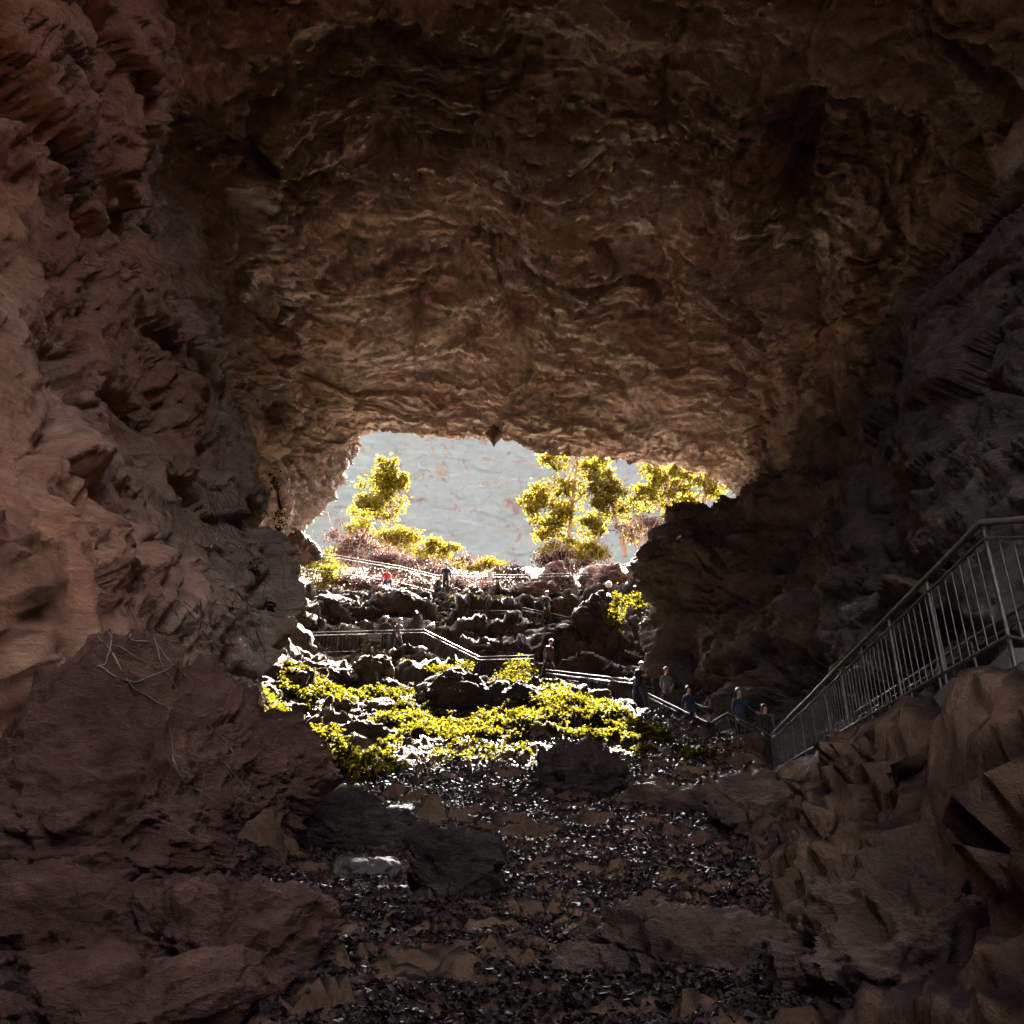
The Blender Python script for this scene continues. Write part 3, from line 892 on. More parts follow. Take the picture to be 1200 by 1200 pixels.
M['leaf'] = leaf_mat('yellow_green_leaf', (0.0182, 0.0161, 0.0009), (0.0354, 0.0296, 0.0013), (0.0526, 0.0419, 0.0022), 0.7, 2.5)
M['grass'] = leaf_mat('dry_yellow_grass', (0.0186, 0.0155, 0.0046), (0.0341, 0.0279, 0.0062), (0.0495, 0.0372, 0.0124), 0.45, 2.5)
M['shrub'] = leaf_mat('sunny_shrub_leaf', (0.0351, 0.0278, 0.0018), (0.0702, 0.0526, 0.0029), (0.0994, 0.0731, 0.0059), 0.55, 1.2)
M['dry'] = leaf_mat('dry_pink_shrub', (0.0217, 0.0109, 0.0098), (0.0434, 0.0228, 0.0199), (0.0650, 0.0390, 0.0326), 0.35, 1.5)
M['treeleaf'] = leaf_mat('tree_leaf', (0.0357, 0.0275, 0.0022), (0.0686, 0.0521, 0.0039), (0.1041, 0.0795, 0.0110), 0.55, 0.8)
M['darkleaf'] = leaf_mat('shaded_tree_leaf', (0.0179, 0.0133, 0.0020), (0.0332, 0.0256, 0.0038), (0.0563, 0.0410, 0.0051), 0.5, 0.8)  # darker copy of tree_leaf with the crown's shade put into the colour
M['litter'] = leaf_mat('wet_leaf_litter', (0.004, 0.003, 0.0026), (0.012, 0.008, 0.006), (0.040, 0.024, 0.016), 0.0, 7.0, 0.48, 0.11)
t = NT('bark')
t.set(t.b.inputs['Base Color'], t.ramp(t.noise(3, 5, 0.7, 0.3, t.mapping((3, 3, 0.6))), [(0.3, (0.05, 0.03, 0.018)), (0.7, (0.15, 0.09, 0.05))]))
t.b.inputs['Roughness'].default_value = 0.9
M['bark'] = t.m
t = NT('pale_root')
t.set(t.b.inputs['Base Color'], t.ramp(t.noise(5, 5, 0.7), [(0.3, (0.07, 0.048, 0.034)), (0.7, (0.20, 0.145, 0.105))]))
t.b.inputs['Roughness'].default_value = 0.7
M['root'] = t.m

def leaves_np(C, N, S, A, aspect=0.5, fold=0.35, rng=RNG):
    """C centres, N normals, S lengths, A heading vectors; two folded quads per leaf"""
    N = N / np.linalg.norm(N, axis=1)[:, None]
    A = A - N * (A * N).sum(1)[:, None]
    A /= np.linalg.norm(A, axis=1)[:, None] + 1e-9
    B = np.cross(N, A)
    n = len(C)
    S = S[:, None]
    w = S * aspect * 0.5
    lift = N * w * fold
    curl = N * S * 0.14 * rng.normal(size=(n, 1))
    v0, v3 = C - A * S * 0.5 + curl, C + A * S * 0.5 + curl
    l1, l2 = C - A * S * 0.16 + B * w + lift, C + A * S * 0.22 + B * w * 0.8 + lift
    r1, r2 = C - A * S * 0.16 - B * w + lift, C + A * S * 0.22 - B * w * 0.8 + lift
    V = np.stack([v0, l1, l2, v3, r2, r1], 1).reshape(-1, 3)
    k = np.arange(n)[:, None] * 6
    F = np.concatenate([k + np.array([[0, 3, 2, 1]]), k + np.array([[0, 5, 4, 3]])])
    return V, F

def rand_dirs(n, up, rng=RNG):
    d = rng.normal(size=(n, 3))
    d /= np.linalg.norm(d, axis=1)[:, None]
    d[:, 2] = np.abs(d[:, 2]) * (1 if up > 0 else -1) + up
    return d

def gp_z(x, y):
    xi = np.clip(np.searchsorted(GX, x) - 1, 0, len(GX) - 2)
    yi = np.clip(np.searchsorted(GY, y) - 1, 0, len(GY) - 2)
    g = gp.reshape(*gx.shape, 3)
    return np.maximum(g[yi, xi, 2], g[yi + 1, xi + 1, 2])

def patch_mesh(name, cx, cy, rx, ry, nstem, h, mat, seed, leaf=0.085, gap=0.0, per=12):
    """low leafy plants growing over an oval patch of ground"""
    r = np.random.default_rng(seed)
    a = r.uniform(0, 2 * math.pi, nstem * 3)
    q = np.sqrt(r.uniform(0, 1, nstem * 3))
    x, y = cx + rx * q * np.cos(a), cy + ry * q * np.sin(a)
    nz = fbm(np.stack([x, y, 0 * x], 1), 1.1, 3, 0.6, seed * 1.7)
    keep = (nz + 0.6 * (1 - q) > gap - 0.02)
    x, y, q, nz = x[keep][:nstem], y[keep][:nstem], q[keep][:nstem], nz[keep][:nstem]
    z = np.maximum(ground_z(x, y), gp_z(x, y)) - 0.03
    hh = h * (0.45 + 0.5 * (1 - q) + 0.35 * np.clip(nz, 0, 1)) * r.uniform(0.6, 1.25, len(x))
    n = len(x)
    T = r.uniform(0.15, 1.05, (n, per))
    ang = r.uniform(0, 2 * math.pi, (n, per))
    rad = r.uniform(0.02, 0.13, (n, per)) * (h / 0.4) * (1.1 - 0.5 * T)
    lean = r.normal(0, 0.12, (n, 2))
    C = np.stack([x[:, None] + rad * np.cos(ang) + lean[:, :1] * T * hh[:, None], y[:, None] + rad * np.sin(ang) + lean[:, 1:] * T * hh[:, None], z[:, None] + T * hh[:, None]], 2).reshape(-1, 3)
    A = np.stack([np.cos(ang), np.sin(ang), r.uniform(-0.5, 0.4, (n, per))], 2).reshape(-1, 3)
    N = rand_dirs(len(C), 0.5, r)
    V, F = leaves_np(C, N, r.uniform(0.65, 1.25, len(C)) * leaf, A, 0.62, 0.3, r)
    # stems as thin blades
    k = len(V)
    st = []
    w = 0.006
    b0 = np.stack([x, y, z], 1)
    b1 = np.stack([x + lean[:, 0] * hh, y + lean[:, 1] * hh, z + hh], 1)
    SV = np.stack([b0 + [w, 0, 0], b1 + [w * .5, 0, 0], b1 - [w * .5, 0, 0], b0 - [w, 0, 0]], 1).reshape(-1, 3)
    SF = np.arange(n)[:, None] * 4 + np.array([[0, 1, 2, 3]]) + k
    return mesh_np(name, np.vstack([V, SV]), np.vstack([F, SF]), mat, smooth=False)

def patch(label, u, v, ru, rv, dens, h, mat='leaf', seed=1, leaf=0.085, gap=0.0, name='leafy_plant', cat='plant'):
    c = ghit(u, v)
    k = (c - EYE).dot(FWD) / FPX
    f, b = ghit(u, v + rv), ghit(u, v - rv)
    rx, ry = ru * k, max(0.35, min(abs(b.y - f.y) * 0.5, ru * k * 1.4))
    cy_ = (f.y + b.y) / 2 if abs(b.y - f.y) < 8 else c.y
    n = int(dens * math.pi * rx * ry)
    me = patch_mesh(name, c.x, cy_, rx, ry, n, h, M[mat], seed, leaf, gap)
    o = Vector((c.x, cy_, gz1(c.x, cy_)))
    me.transform(Matrix.Translation(-o))
    root = link(name, None, None, o, None, label, cat, 'yellow-green plants on the cave slope')
    link('leaves', me, root, kind='stuff')
    return root

D = 75
for i, (lab, u, v, ru, rv, h) in enumerate([
        ('bright yellow-green plant patch beside the left wall, left half', 300, 832, 52, 28, 0.45),
        ('bright plant patch below the flat grey ledge stone', 365, 832, 48, 30, 0.45),
        ('thin paler plant strip right of the flat grey ledge stone', 448, 822, 44, 14, 0.32),
        ('plant patch on the low bank over the broad reddish boulder', 362, 886, 48, 24, 0.4),
        ('lowest plant patch, above the long black block', 424, 912, 52, 22, 0.42),
        ('small plant patch right of the sunken dark rock', 448, 884, 26, 10, 0.30),
        ('dense plant patch below the boulder with a tuft', 498, 860, 60, 28, 0.45),
        ('plant patch in front of the black block', 580, 860, 58, 28, 0.42),
        ('biggest plant mass, right of the square dark boulder', 660, 842, 70, 34, 0.55),
        ('plant tail running down to the right railing', 736, 864, 50, 18, 0.4),
        ('single small plant right of the large brown boulder', 755, 892, 15, 8, 0.26),
        ('small plant cluster below the zigzag railing', 812, 892, 26, 7, 0.24),
        ('thin low seedlings in the litter above the dark block', 545, 890, 84, 14, 0.2),
        ('grass tuft below the two people at the left railing', 430, 768, 18, 7, 0.35),
        ('spiky grass tuft right of the left railing people', 470, 776, 16, 7, 0.35)]):
    patch(lab, u, v, ru, rv, D if i < 12 else 34, h, 'leaf' if i < 13 else 'grass', 200 + i, 0.115 if i < 12 else 0.09)

def tuft(label, c, rx, ry, rz, n, mat, seed, leaf=0.1, name='leafy_plant', cat='plant', up=0.3, droop=0.0):
    """leaves through a clumpy ellipsoid; c is its base"""
    r = np.random.default_rng(seed)
    ncl = max(4, int(n / 60))
    cc = r.normal(size=(ncl, 3))
    cc /= np.linalg.norm(cc, axis=1)[:, None]
    cc *= r.uniform(0.25, 0.85, ncl)[:, None]
    idx = r.integers(0, ncl, n)
    p = cc[idx] + r.normal(0, 0.2, (n, 3))
    C = p * np.array([rx, ry, rz]) + np.array([0, 0, rz * 0.75])
    C[:, 2] -= droop * (C[:, 0] ** 2 + C[:, 1] ** 2)
    A = r.normal(size=(n, 3))
    V, F = leaves_np(C, rand_dirs(n, up, r), r.uniform(0.6, 1.3, n) * leaf, A, 0.6, 0.3, r)
    root = link(name, None, None, c, None, label, cat)
    link('leaves', mesh_np('leaves', V, F, M[mat], smooth=False), root, kind='stuff')
    return root

tuft('yellow-green tuft crowning the dark boulder left of the stair foot', P(528, 790, 32.6), 0.95, 0.5, 0.32, 420, 'leaf', 301)
tuft('bushy tuft on the square dark boulder below the stair', P(600, 800, 33.4), 0.95, 0.6, 0.55, 620, 'leaf', 302)
tuft('dry yellow grass behind the short barred railing', P(570, 742, 42.0), 1.7, 0.5, 0.35, 420, 'grass', 303, 0.14)
tuft('dry grass at the feet of the person with the backpack', P(650, 742, 41.0), 1.3, 0.4, 0.28, 260, 'grass', 304, 0.14)
tuft('grass fringe on the rim below the standing person', P(560, 704, 43.6), 1.8, 0.4, 0.22, 300, 'grass', 305, 0.14)
tuft('sunny yellow bush in the gap at the left edge of the mouth', P(386, 678, 44.6), 0.9, 0.6, 0.75, 520, 'shrub', 306, 0.14)
tuft('narrow yellow plant against the rock at the far left of the mouth', P(347, 668, 44.4), 0.35, 0.4, 0.95, 300, 'shrub', 307, 0.14)

rg = np.random.default_rng(808)
for i in range(18):
    g = ghit(rg.uniform(380, 700), rg.uniform(700, 770))
    if path_dist(np.array([g.x]), np.array([g.y]))[0][0] > 0.9:
        o = tuft('dry grass tuft on the dark terrace steps under the rim', g, rg.uniform(0.4, 0.9), 0.35, rg.uniform(0.12, 0.24), 150, 'grass', 340 + i, 0.13)
        o['group'] = 'dry grass tufts on the terraces'

def hang(label, pts, n, spread, mat, seed, leaf=0.1):
    """plant clinging to the rock along a line of wall points"""
    r = np.random.default_rng(seed)
    W = []
    for u, v in pts:
        h, nn = shit(u, v)
        while h is None or h.y > 41.5:
            u -= 4
            h, nn = shit(u, v)
        W.append(h + (EYE - h).normalized() * 0.18)
    W = np.array([w[:] for w in W])
    tq = r.uniform(0, len(W) - 1, n)
    i = np.clip(tq.astype(int), 0, len(W) - 2)
    f = (tq - i)[:, None]
    C = W[i] * (1 - f) + W[i + 1] * f + r.normal(0, spread, (n, 3)) * (0.5 + 0.5 * np.sin(tq * 3 + 1))[:, None]
    o = W[-1]
    V, F = leaves_np(C - o, rand_dirs(n, 0.3, r), r.uniform(0.6, 1.3, n) * leaf, r.normal(size=(n, 3)) + [0, 0, -0.8], 0.6, 0.3, r)
    root = link('hanging_plant', None, None, Vector(o), None, label, 'plant')
    link('leaves', mesh_np('leaves', V, F, M[mat], smooth=False), root, kind='stuff')

hang('yellow plant trailing down the edge of the left wall', [(316, 556), (325, 575), (329, 600), (326, 622)], 420, 0.16, 'leaf', 320, 0.11)
hang('small plant sprouting from the left wall roots', [(297, 662), (299, 672)], 60, 0.1, 'leaf', 321, 0.1)
hang('little leaf tuft low on the left wall edge', [(314, 706), (318, 716)], 70, 0.1, 'leaf', 322, 0.1)
tuft('yellow plant curling down the rock left of the dark right wall', P(722, 735, 38.0), 0.45, 0.5, 1.1, 420, 'leaf', 323, 0.13)
tuft('second yellow plant arching over the rock right of the globe lamp', P(752, 716, 38.0), 0.85, 0.5, 0.5, 380, 'leaf', 324, 0.13)

# ------------------------------------------------------------------ leaf litter over the cave floor
r = np.random.default_rng(91)
n = 160000
y = 4.5 + 27.5 * r.uniform(0, 1, n) ** 1.35
xl = np.interp(y, [4, 9, 14, 20, 28, 32], [-2.6, -3.2, -4.6, -6.5, -7.5, -7.5])
xr = np.interp(y, [4, 7, 11, 15, 20, 26, 32], [1.6, 1.8, 2.9, 4.0, 5.6, 6.4, 5.0])
x = xl + (xr - xl) * r.uniform(0, 1, n)
nz = fbm(np.stack([x, y, 0 * x], 1), 0.5, 3, 0.6, 66.0)
keep = (nz > -0.75) & (path_dist(x, y)[0] > 0.9)
x, y = x[keep], y[keep]
xi = np.clip(np.searchsorted(GX, x) - 1, 0, len(GX) - 2)
yi = np.clip(np.searchsorted(GY, y) - 1, 0, len(GY) - 2)
zg = gp.reshape(*gx.shape, 3)[yi, xi, 2]
C = np.stack([x, y, np.maximum(zg, gp.reshape(*gx.shape, 3)[yi + 1, xi + 1, 2]) + r.uniform(0.0, 0.035, len(x))], 1)
ng = gn_.reshape(*gx.shape, 3)[yi, xi]
V, F = leaves_np(C, ng + r.normal(0, 0.5, (len(x), 3)), 0.02 + 0.07 * r.uniform(0, 1, len(x)) ** 1.6 * (1 + 0.6 * sstep(12, 22, y)), r.normal(size=(len(x), 3)), 0.62, 0.25, r)
link('leaf_litter', mesh_np('leaf_litter', V, F, M['litter'], smooth=False), None, None, None, 'dark wet fallen leaves covering the cave floor', 'leaves', None, 'stuff')

# ------------------------------------------------------------------ pale roots over the left rock
def any_hit(u, v):
    d = Vector(pix_dir(u, v)).normalized()
    best = None
    for b in BVS:
        h = b.ray_cast(EYE, d)
        if h[0] is not None and (best is None or h[3] < best[3]):
            best = h
    return best

def roots(label, seeds, steps, stepv, seed, rad=(0.012, 0.035), jit=5.0, group=None):
    """strands that creep over the rock; every point lies on the real surface"""
    r = np.random.default_rng(seed)
    lst = []
    for (u, v) in seeds:
        pts = []
        du, dv = stepv
        last = None
        for k in range(int(steps * r.uniform(0.6, 1.2))):
            h = any_hit(u, v)
            if h is None or h[0] is None:
                break
            if last is not None and (h[0] - last).length > 1.2:
                break
            last = h[0]
            nn = h[1] if h[1].dot(EYE - h[0]) > 0 else -h[1]
            pts.append(h[0] + nn * 0.012)
            du += r.normal(0, jit * 0.5) + 0.12 * (stepv[0] - du)
            dv += r.normal(0, jit * 0.35) + 0.12 * (stepv[1] - dv)
            u += du
            v += dv
        if len(pts) > 3:
            for _ in range(1):
                pts = [pts[0]] + [(pts[i - 1] + pts[i] * 2 + pts[i + 1]) / 4 for i in range(1, len(pts) - 1)] + [pts[-1]]
            R0 = r.uniform(*rad) * 0.6 * (pts[0] - EYE).length / 14.0
            lst.append((pts, [R0 * (1 - 0.75 * i / len(pts)) * r.uniform(0.7, 1.3) for i in range(len(pts))]))
    if not lst:
        return
    o = lst[0][0][0].copy()
    me = tubes_mesh('creeping_roots', [([p - o for p in pts], rd) for pts, rd in lst], M['root'], 5)
    root = link('creeping_roots', None, None, o, None, label, 'roots', group)
    link('strands', me, root, kind='stuff')

rr = np.random.default_rng(5)
roots('fan of pale roots creeping down from the left wall to the plants', [(rr.uniform(110, 300), 690 + rr.uniform(0, 60)) for _ in range(44)], 34, (3.6, 3.8), 1, (0.007, 0.022), 3.2)
roots('pale roots crossing the far left wall above the red boulder', [(rr.uniform(-10, 150), 640 + rr.uniform(0, 90)) for _ in range(36)], 34, (4.0, 3.6), 2, (0.006, 0.020), 3.2)
roots('long pale root strands down the edge of the left wall', [(262 + rr.uniform(-6, 8), 400 + rr.uniform(0, 60)) for _ in range(7)], 70, (0.6, 4.6), 3, (0.010, 0.026), 2.6)
roots('pale roots webbing the left wall beside the hanging plant', [(250 + rr.uniform(-10, 30), 560 + rr.uniform(0, 60)) for _ in range(16)], 40, (1.8, 4.2), 4, (0.008, 0.022), 3.4)
roots('thin strands over the upper edge of the broad reddish boulder', [(rr.uniform(190, 300), 850 + rr.uniform(0, 40)) for _ in range(7)], 20, (3.0, 6.0), 5, (0.006, 0.016), 4.0)

# ------------------------------------------------------------------ trees and shrubs outside
def tree(label, base, trunk, crowns, mat, seed, leaf=0.34, per0=420, trunk_r=0.16, name='tree'):
    per = int(per0 * 3.4)
    leaf *= 0.72
    """trunk: list of points relative to the base; crowns: (x,y,z,rx,ry,rz)"""
    r = np.random.default_rng(seed)
    root = link(name, None, None, base, None, label, 'tree', 'trees outside the cave mouth')
    lst = [([Vector(p) for p in trunk], [trunk_r * (1 - 0.6 * i / (len(trunk) - 1)) for i in range(len(trunk))])]
    top = Vector(trunk[-1])
    for c in crowns:
        tgt = Vector(c[:3])
        j = min(len(trunk) - 1, max(1, int(len(trunk) * r.uniform(0.45, 0.95))))
        s = Vector(trunk[j])
        mid = (s + tgt) / 2 + Vector(r.normal(0, 0.15, 3))
        lst.append(([s, mid, tgt], [trunk_r * 0.4, trunk_r * 0.25, trunk_r * 0.1]))
        for _ in range(4):
            e = tgt + Vector((r.normal(0, c[3] * .5), r.normal(0, c[4] * .5), r.normal(0, c[5] * .5)))
            lst.append(([mid.lerp(tgt, r.uniform(0.2, 1)), e], [trunk_r * 0.12, 0.012]))
    link('trunk', tubes_mesh('trunk', lst, M['bark'], 7), root)
    Vs, Fs, o = [], [], 0
    for c in crowns:
        n = per
        ncl = 9
        cc = r.normal(size=(ncl, 3))
        cc /= np.linalg.norm(cc, axis=1)[:, None]
        cc *= r.uniform(0.3, 0.95, ncl)[:, None]
        p = cc[r.integers(0, ncl, n)] + r.normal(0, 0.2, (n, 3))
        C = p * np.array(c[3:6]) + np.array(c[:3])
        V, F = leaves_np(C, rand_dirs(n, 0.2, r), r.uniform(0.6, 1.3, n) * leaf, r.normal(size=(n, 3)), 0.65, 0.3, r)
        Vs.append(V)
        Fs.append(F + o)
        o += len(V)
    link('crown', mesh_np('crown', np.vstack(Vs), np.vstack(Fs), M[mat], smooth=False), root)
    return root

def rel(pts, base):
    return [tuple(P(*p) - base) for p in pts]

def gbase(u, v, Y):
    p = P(u, v, Y)
    return Vector((p.x, Y, min(p.z, max(gz1(p.x, Y), p.z - 3))))

b = gbase(455, 640, 64)
def cr(lst, b, Y, k=1.0):
    out = []
    for u, v, w, h in lst:
        c = P(u, v, Y) - b
        s = Y * 1.08 / FPX
        out.append((c.x, c.y, c.z, w * s * 1.2, w * s * 1.0, h * s * 1.3))
    return out
tree('small round-headed tree before the pale cliff, left half of the mouth', b, [(0, 0, 0), (0.1, 0, 1.4), (0.0, 0, 3.0), (0.1, 0, 5.0)],
     cr([(450, 552, 15, 16), (440, 575, 20, 18), (462, 578, 18, 18), (448, 597, 22, 16), (465, 560, 12, 12), (432, 590, 12, 12)], b, 64), 'treeleaf', 401, 0.36, 200, 0.16)
b = gbase(666, 650, 58)
tree('tall thin tree with open yellow crown right of the pale cliff', b, rel([(664, 650, 58), (668, 620, 58), (671, 590, 58), (674, 560, 58), (678, 530, 58)], b),
     cr([(650, 540, 22, 10), (690, 542, 22, 10), (642, 578, 20, 12), (668, 570, 20, 14), (640, 605, 24, 12), (665, 600, 20, 12), (625, 590, 14, 10), (700, 560, 18, 12), (648, 622, 22, 9)], b, 58), 'treeleaf', 402, 0.34, 170, 0.17)
b = gbase(733, 652, 56)
tree('leaning tree with a dark round crown behind the rim slab', b, rel([(733, 652, 56), (728, 625, 56), (721, 605, 56), (716, 585, 56)], b),
     cr([(714, 574, 20, 14), (722, 590, 22, 12), (703, 590, 16, 12), (712, 565, 14, 10)], b, 56), 'darkleaf', 403, 0.30, 210, 0.17)
b = gbase(700, 655, 61)
tree('slender yellow tree between the tall thin tree and the leaning tree', b, rel([(700, 655, 61), (702, 620, 61), (705, 590, 61), (703, 560, 61)], b),
     cr([(700, 605, 16, 14), (690, 620, 16, 12), (735, 600, 18, 12), (742, 622, 14, 10)], b, 61), 'treeleaf', 406, 0.32, 170, 0.12)
b = gbase(778, 650, 57)
tree('yellow tree half hidden by the dark right rock', b, rel([(778, 650, 57), (780, 615, 57), (784, 585, 57), (782, 555, 57)], b),
     cr([(768, 556, 20, 12), (790, 568, 22, 12), (775, 590, 22, 14), (760, 575, 14, 12), (800, 552, 16, 10)], b, 57), 'treeleaf', 404, 0.32, 190, 0.15)
b = gbase(824, 640, 60)
tree('reddish-trunked tree at the right end of the mouth', b, rel([(824, 640, 60), (822, 600, 60), (828, 570, 60), (826, 540, 60)], b),
     cr([(815, 560, 18, 12), (835, 575, 16, 14), (812, 588, 16, 12), (838, 552, 12, 8)], b, 60), 'treeleaf', 405, 0.32, 170, 0.22)

def shrub(label, u, v, w, h, Y, mat, seed, n, leaf=0.2):
    c = P(u, v, Y)
    s = Y * 1.1 / FPX
    root = link('shrub', None, None, c, None, label, 'shrub', 'shrubs on the rim outside')
    r = np.random.default_rng(seed)
    tw = []
    for _ in range(26):
        e = Vector((r.normal(0, w * s * 0.45), r.normal(0, w * s * 0.3), r.uniform(0.4, 1.5) * h * s))
        b0 = Vector((e.x * 0.4 + r.normal(0, w * s * 0.2), e.y * 0.4, -0.6))
        tw.append(([b0, b0.lerp(e, 0.5) + Vector(r.normal(0, 0.12, 3)), e], [0.035, 0.022, 0.008]))
    link('branches', tubes_mesh('branches', tw, M['bark'], 4), root)
    ncl = 14
    cc = r.normal(size=(ncl, 3))
    cc /= np.linalg.norm(cc, axis=1)[:, None]
    cc *= r.uniform(0.3, 0.95, ncl)[:, None]
    p = cc[r.integers(0, ncl, n)] + r.normal(0, 0.16, (n, 3))
    C = p * np.array([w * s, w * s * 0.6, h * s]) + np.array([0, 0, h * s * 0.6])
    V, F = leaves_np(C, rand_dirs(n, 0.2, r), r.uniform(0.6, 1.3, n) * leaf, r.normal(size=(n, 3)), 0.5, 0.3, r)
    link('foliage', mesh_np('foliage', V, F, M[mat], smooth=False), root)

for i, (lab, u, v, w, h, Y, m, n) in enumerate([
        ('yellow shrub at the left end of the rim thicket', 420, 628, 26, 14, 54, 'shrub', 900),
        ('bright yellow shrub right of the round-headed tree', 466, 640, 32, 14, 53, 'shrub', 1000),
        ('yellow shrub sloping down towards the white sign', 510, 655, 28, 11, 52, 'shrub', 800),
        ('yellow bush filling the gap behind the left end of the rim fence', 372, 690, 34, 18, 46.6, 'shrub', 900),
        ('pink scrub right of the yellow bush at the left fence', 425, 694, 34, 14, 46.4, 'dry', 800),
        ('pinkish scrub between the red jacket and the standing figure', 486, 700, 34, 12, 46.4, 'dry', 800),
        ('pale dry scrub behind the white sign post', 560, 700, 40, 10, 46.6, 'dry', 800),
        ('low yellow shrub behind the white sign', 560, 668, 30, 9, 51, 'shrub', 700),
        ('dry pink thicket under the left yellow shrub', 412, 656, 36, 20, 50.5, 'dry', 1000),
        ('dry pink thicket behind the red-jacketed person', 462, 672, 40, 20, 49.5, 'dry', 1100),
        ('dry pink thicket behind the standing dark person', 518, 684, 40, 18, 48.5, 'dry', 1000),
        ('dry purple brush right of the white sign', 590, 690, 36, 16, 48.5, 'dry', 900),
        ('dry tangled brush over the square pink block', 656, 668, 30, 15, 48.5, 'dry', 900),
        ('yellow shrub at the foot of the tall thin tree', 665, 648, 30, 10, 54, 'shrub', 800),
        ('vivid yellow-green shrub left of the tilted slab', 696, 656, 26, 10, 49.5, 'shrub', 800),
        ('dry reddish brush under the half-hidden yellow tree', 760, 632, 34, 16, 55, 'dry', 900)]):
    shrub(lab, u, v, w * 1.15, h * (1.5 if m == 'shrub' else 1.2), Y, m, 500 + i, int(n * 2.4), 0.17)

# ------------------------------------------------------------------ people
def plain(name, c, rough=0.85):
    t = NT(name)
    t.set(t.b.inputs['Base Color'], t.ramp(t.noise(9, 4, 0.7), [(0.3, tuple(x * 0.7 for x in c)), (0.7, c)]))
    t.b.inputs['Roughness'].default_value = rough
    return t.m
CL = {k: plain('cloth_' + k, c) for k, c in {'black': (0.015, 0.015, 0.018), 'navy': (0.02, 0.026, 0.05), 'brown': (0.10, 0.05, 0.035), 'grey': (0.14, 0.14, 0.14),
      'red': (0.55, 0.03, 0.025), 'denim': (0.035, 0.05, 0.09), 'olive': (0.05, 0.05, 0.03), 'purple': (0.08, 0.05, 0.08)}.items()}
SKIN = plain('skin', (0.42, 0.25, 0.18), 0.5)
SHOE = plain('shoe', (0.02, 0.018, 0.016), 0.6)
HAIR = {'dark': plain('hair_dark', (0.02, 0.014, 0.01), 0.4), 'brown': plain('hair_brown', (0.10, 0.055, 0.03), 0.4), 'grey': plain('hair_grey', (0.35, 0.33, 0.31), 0.45)}

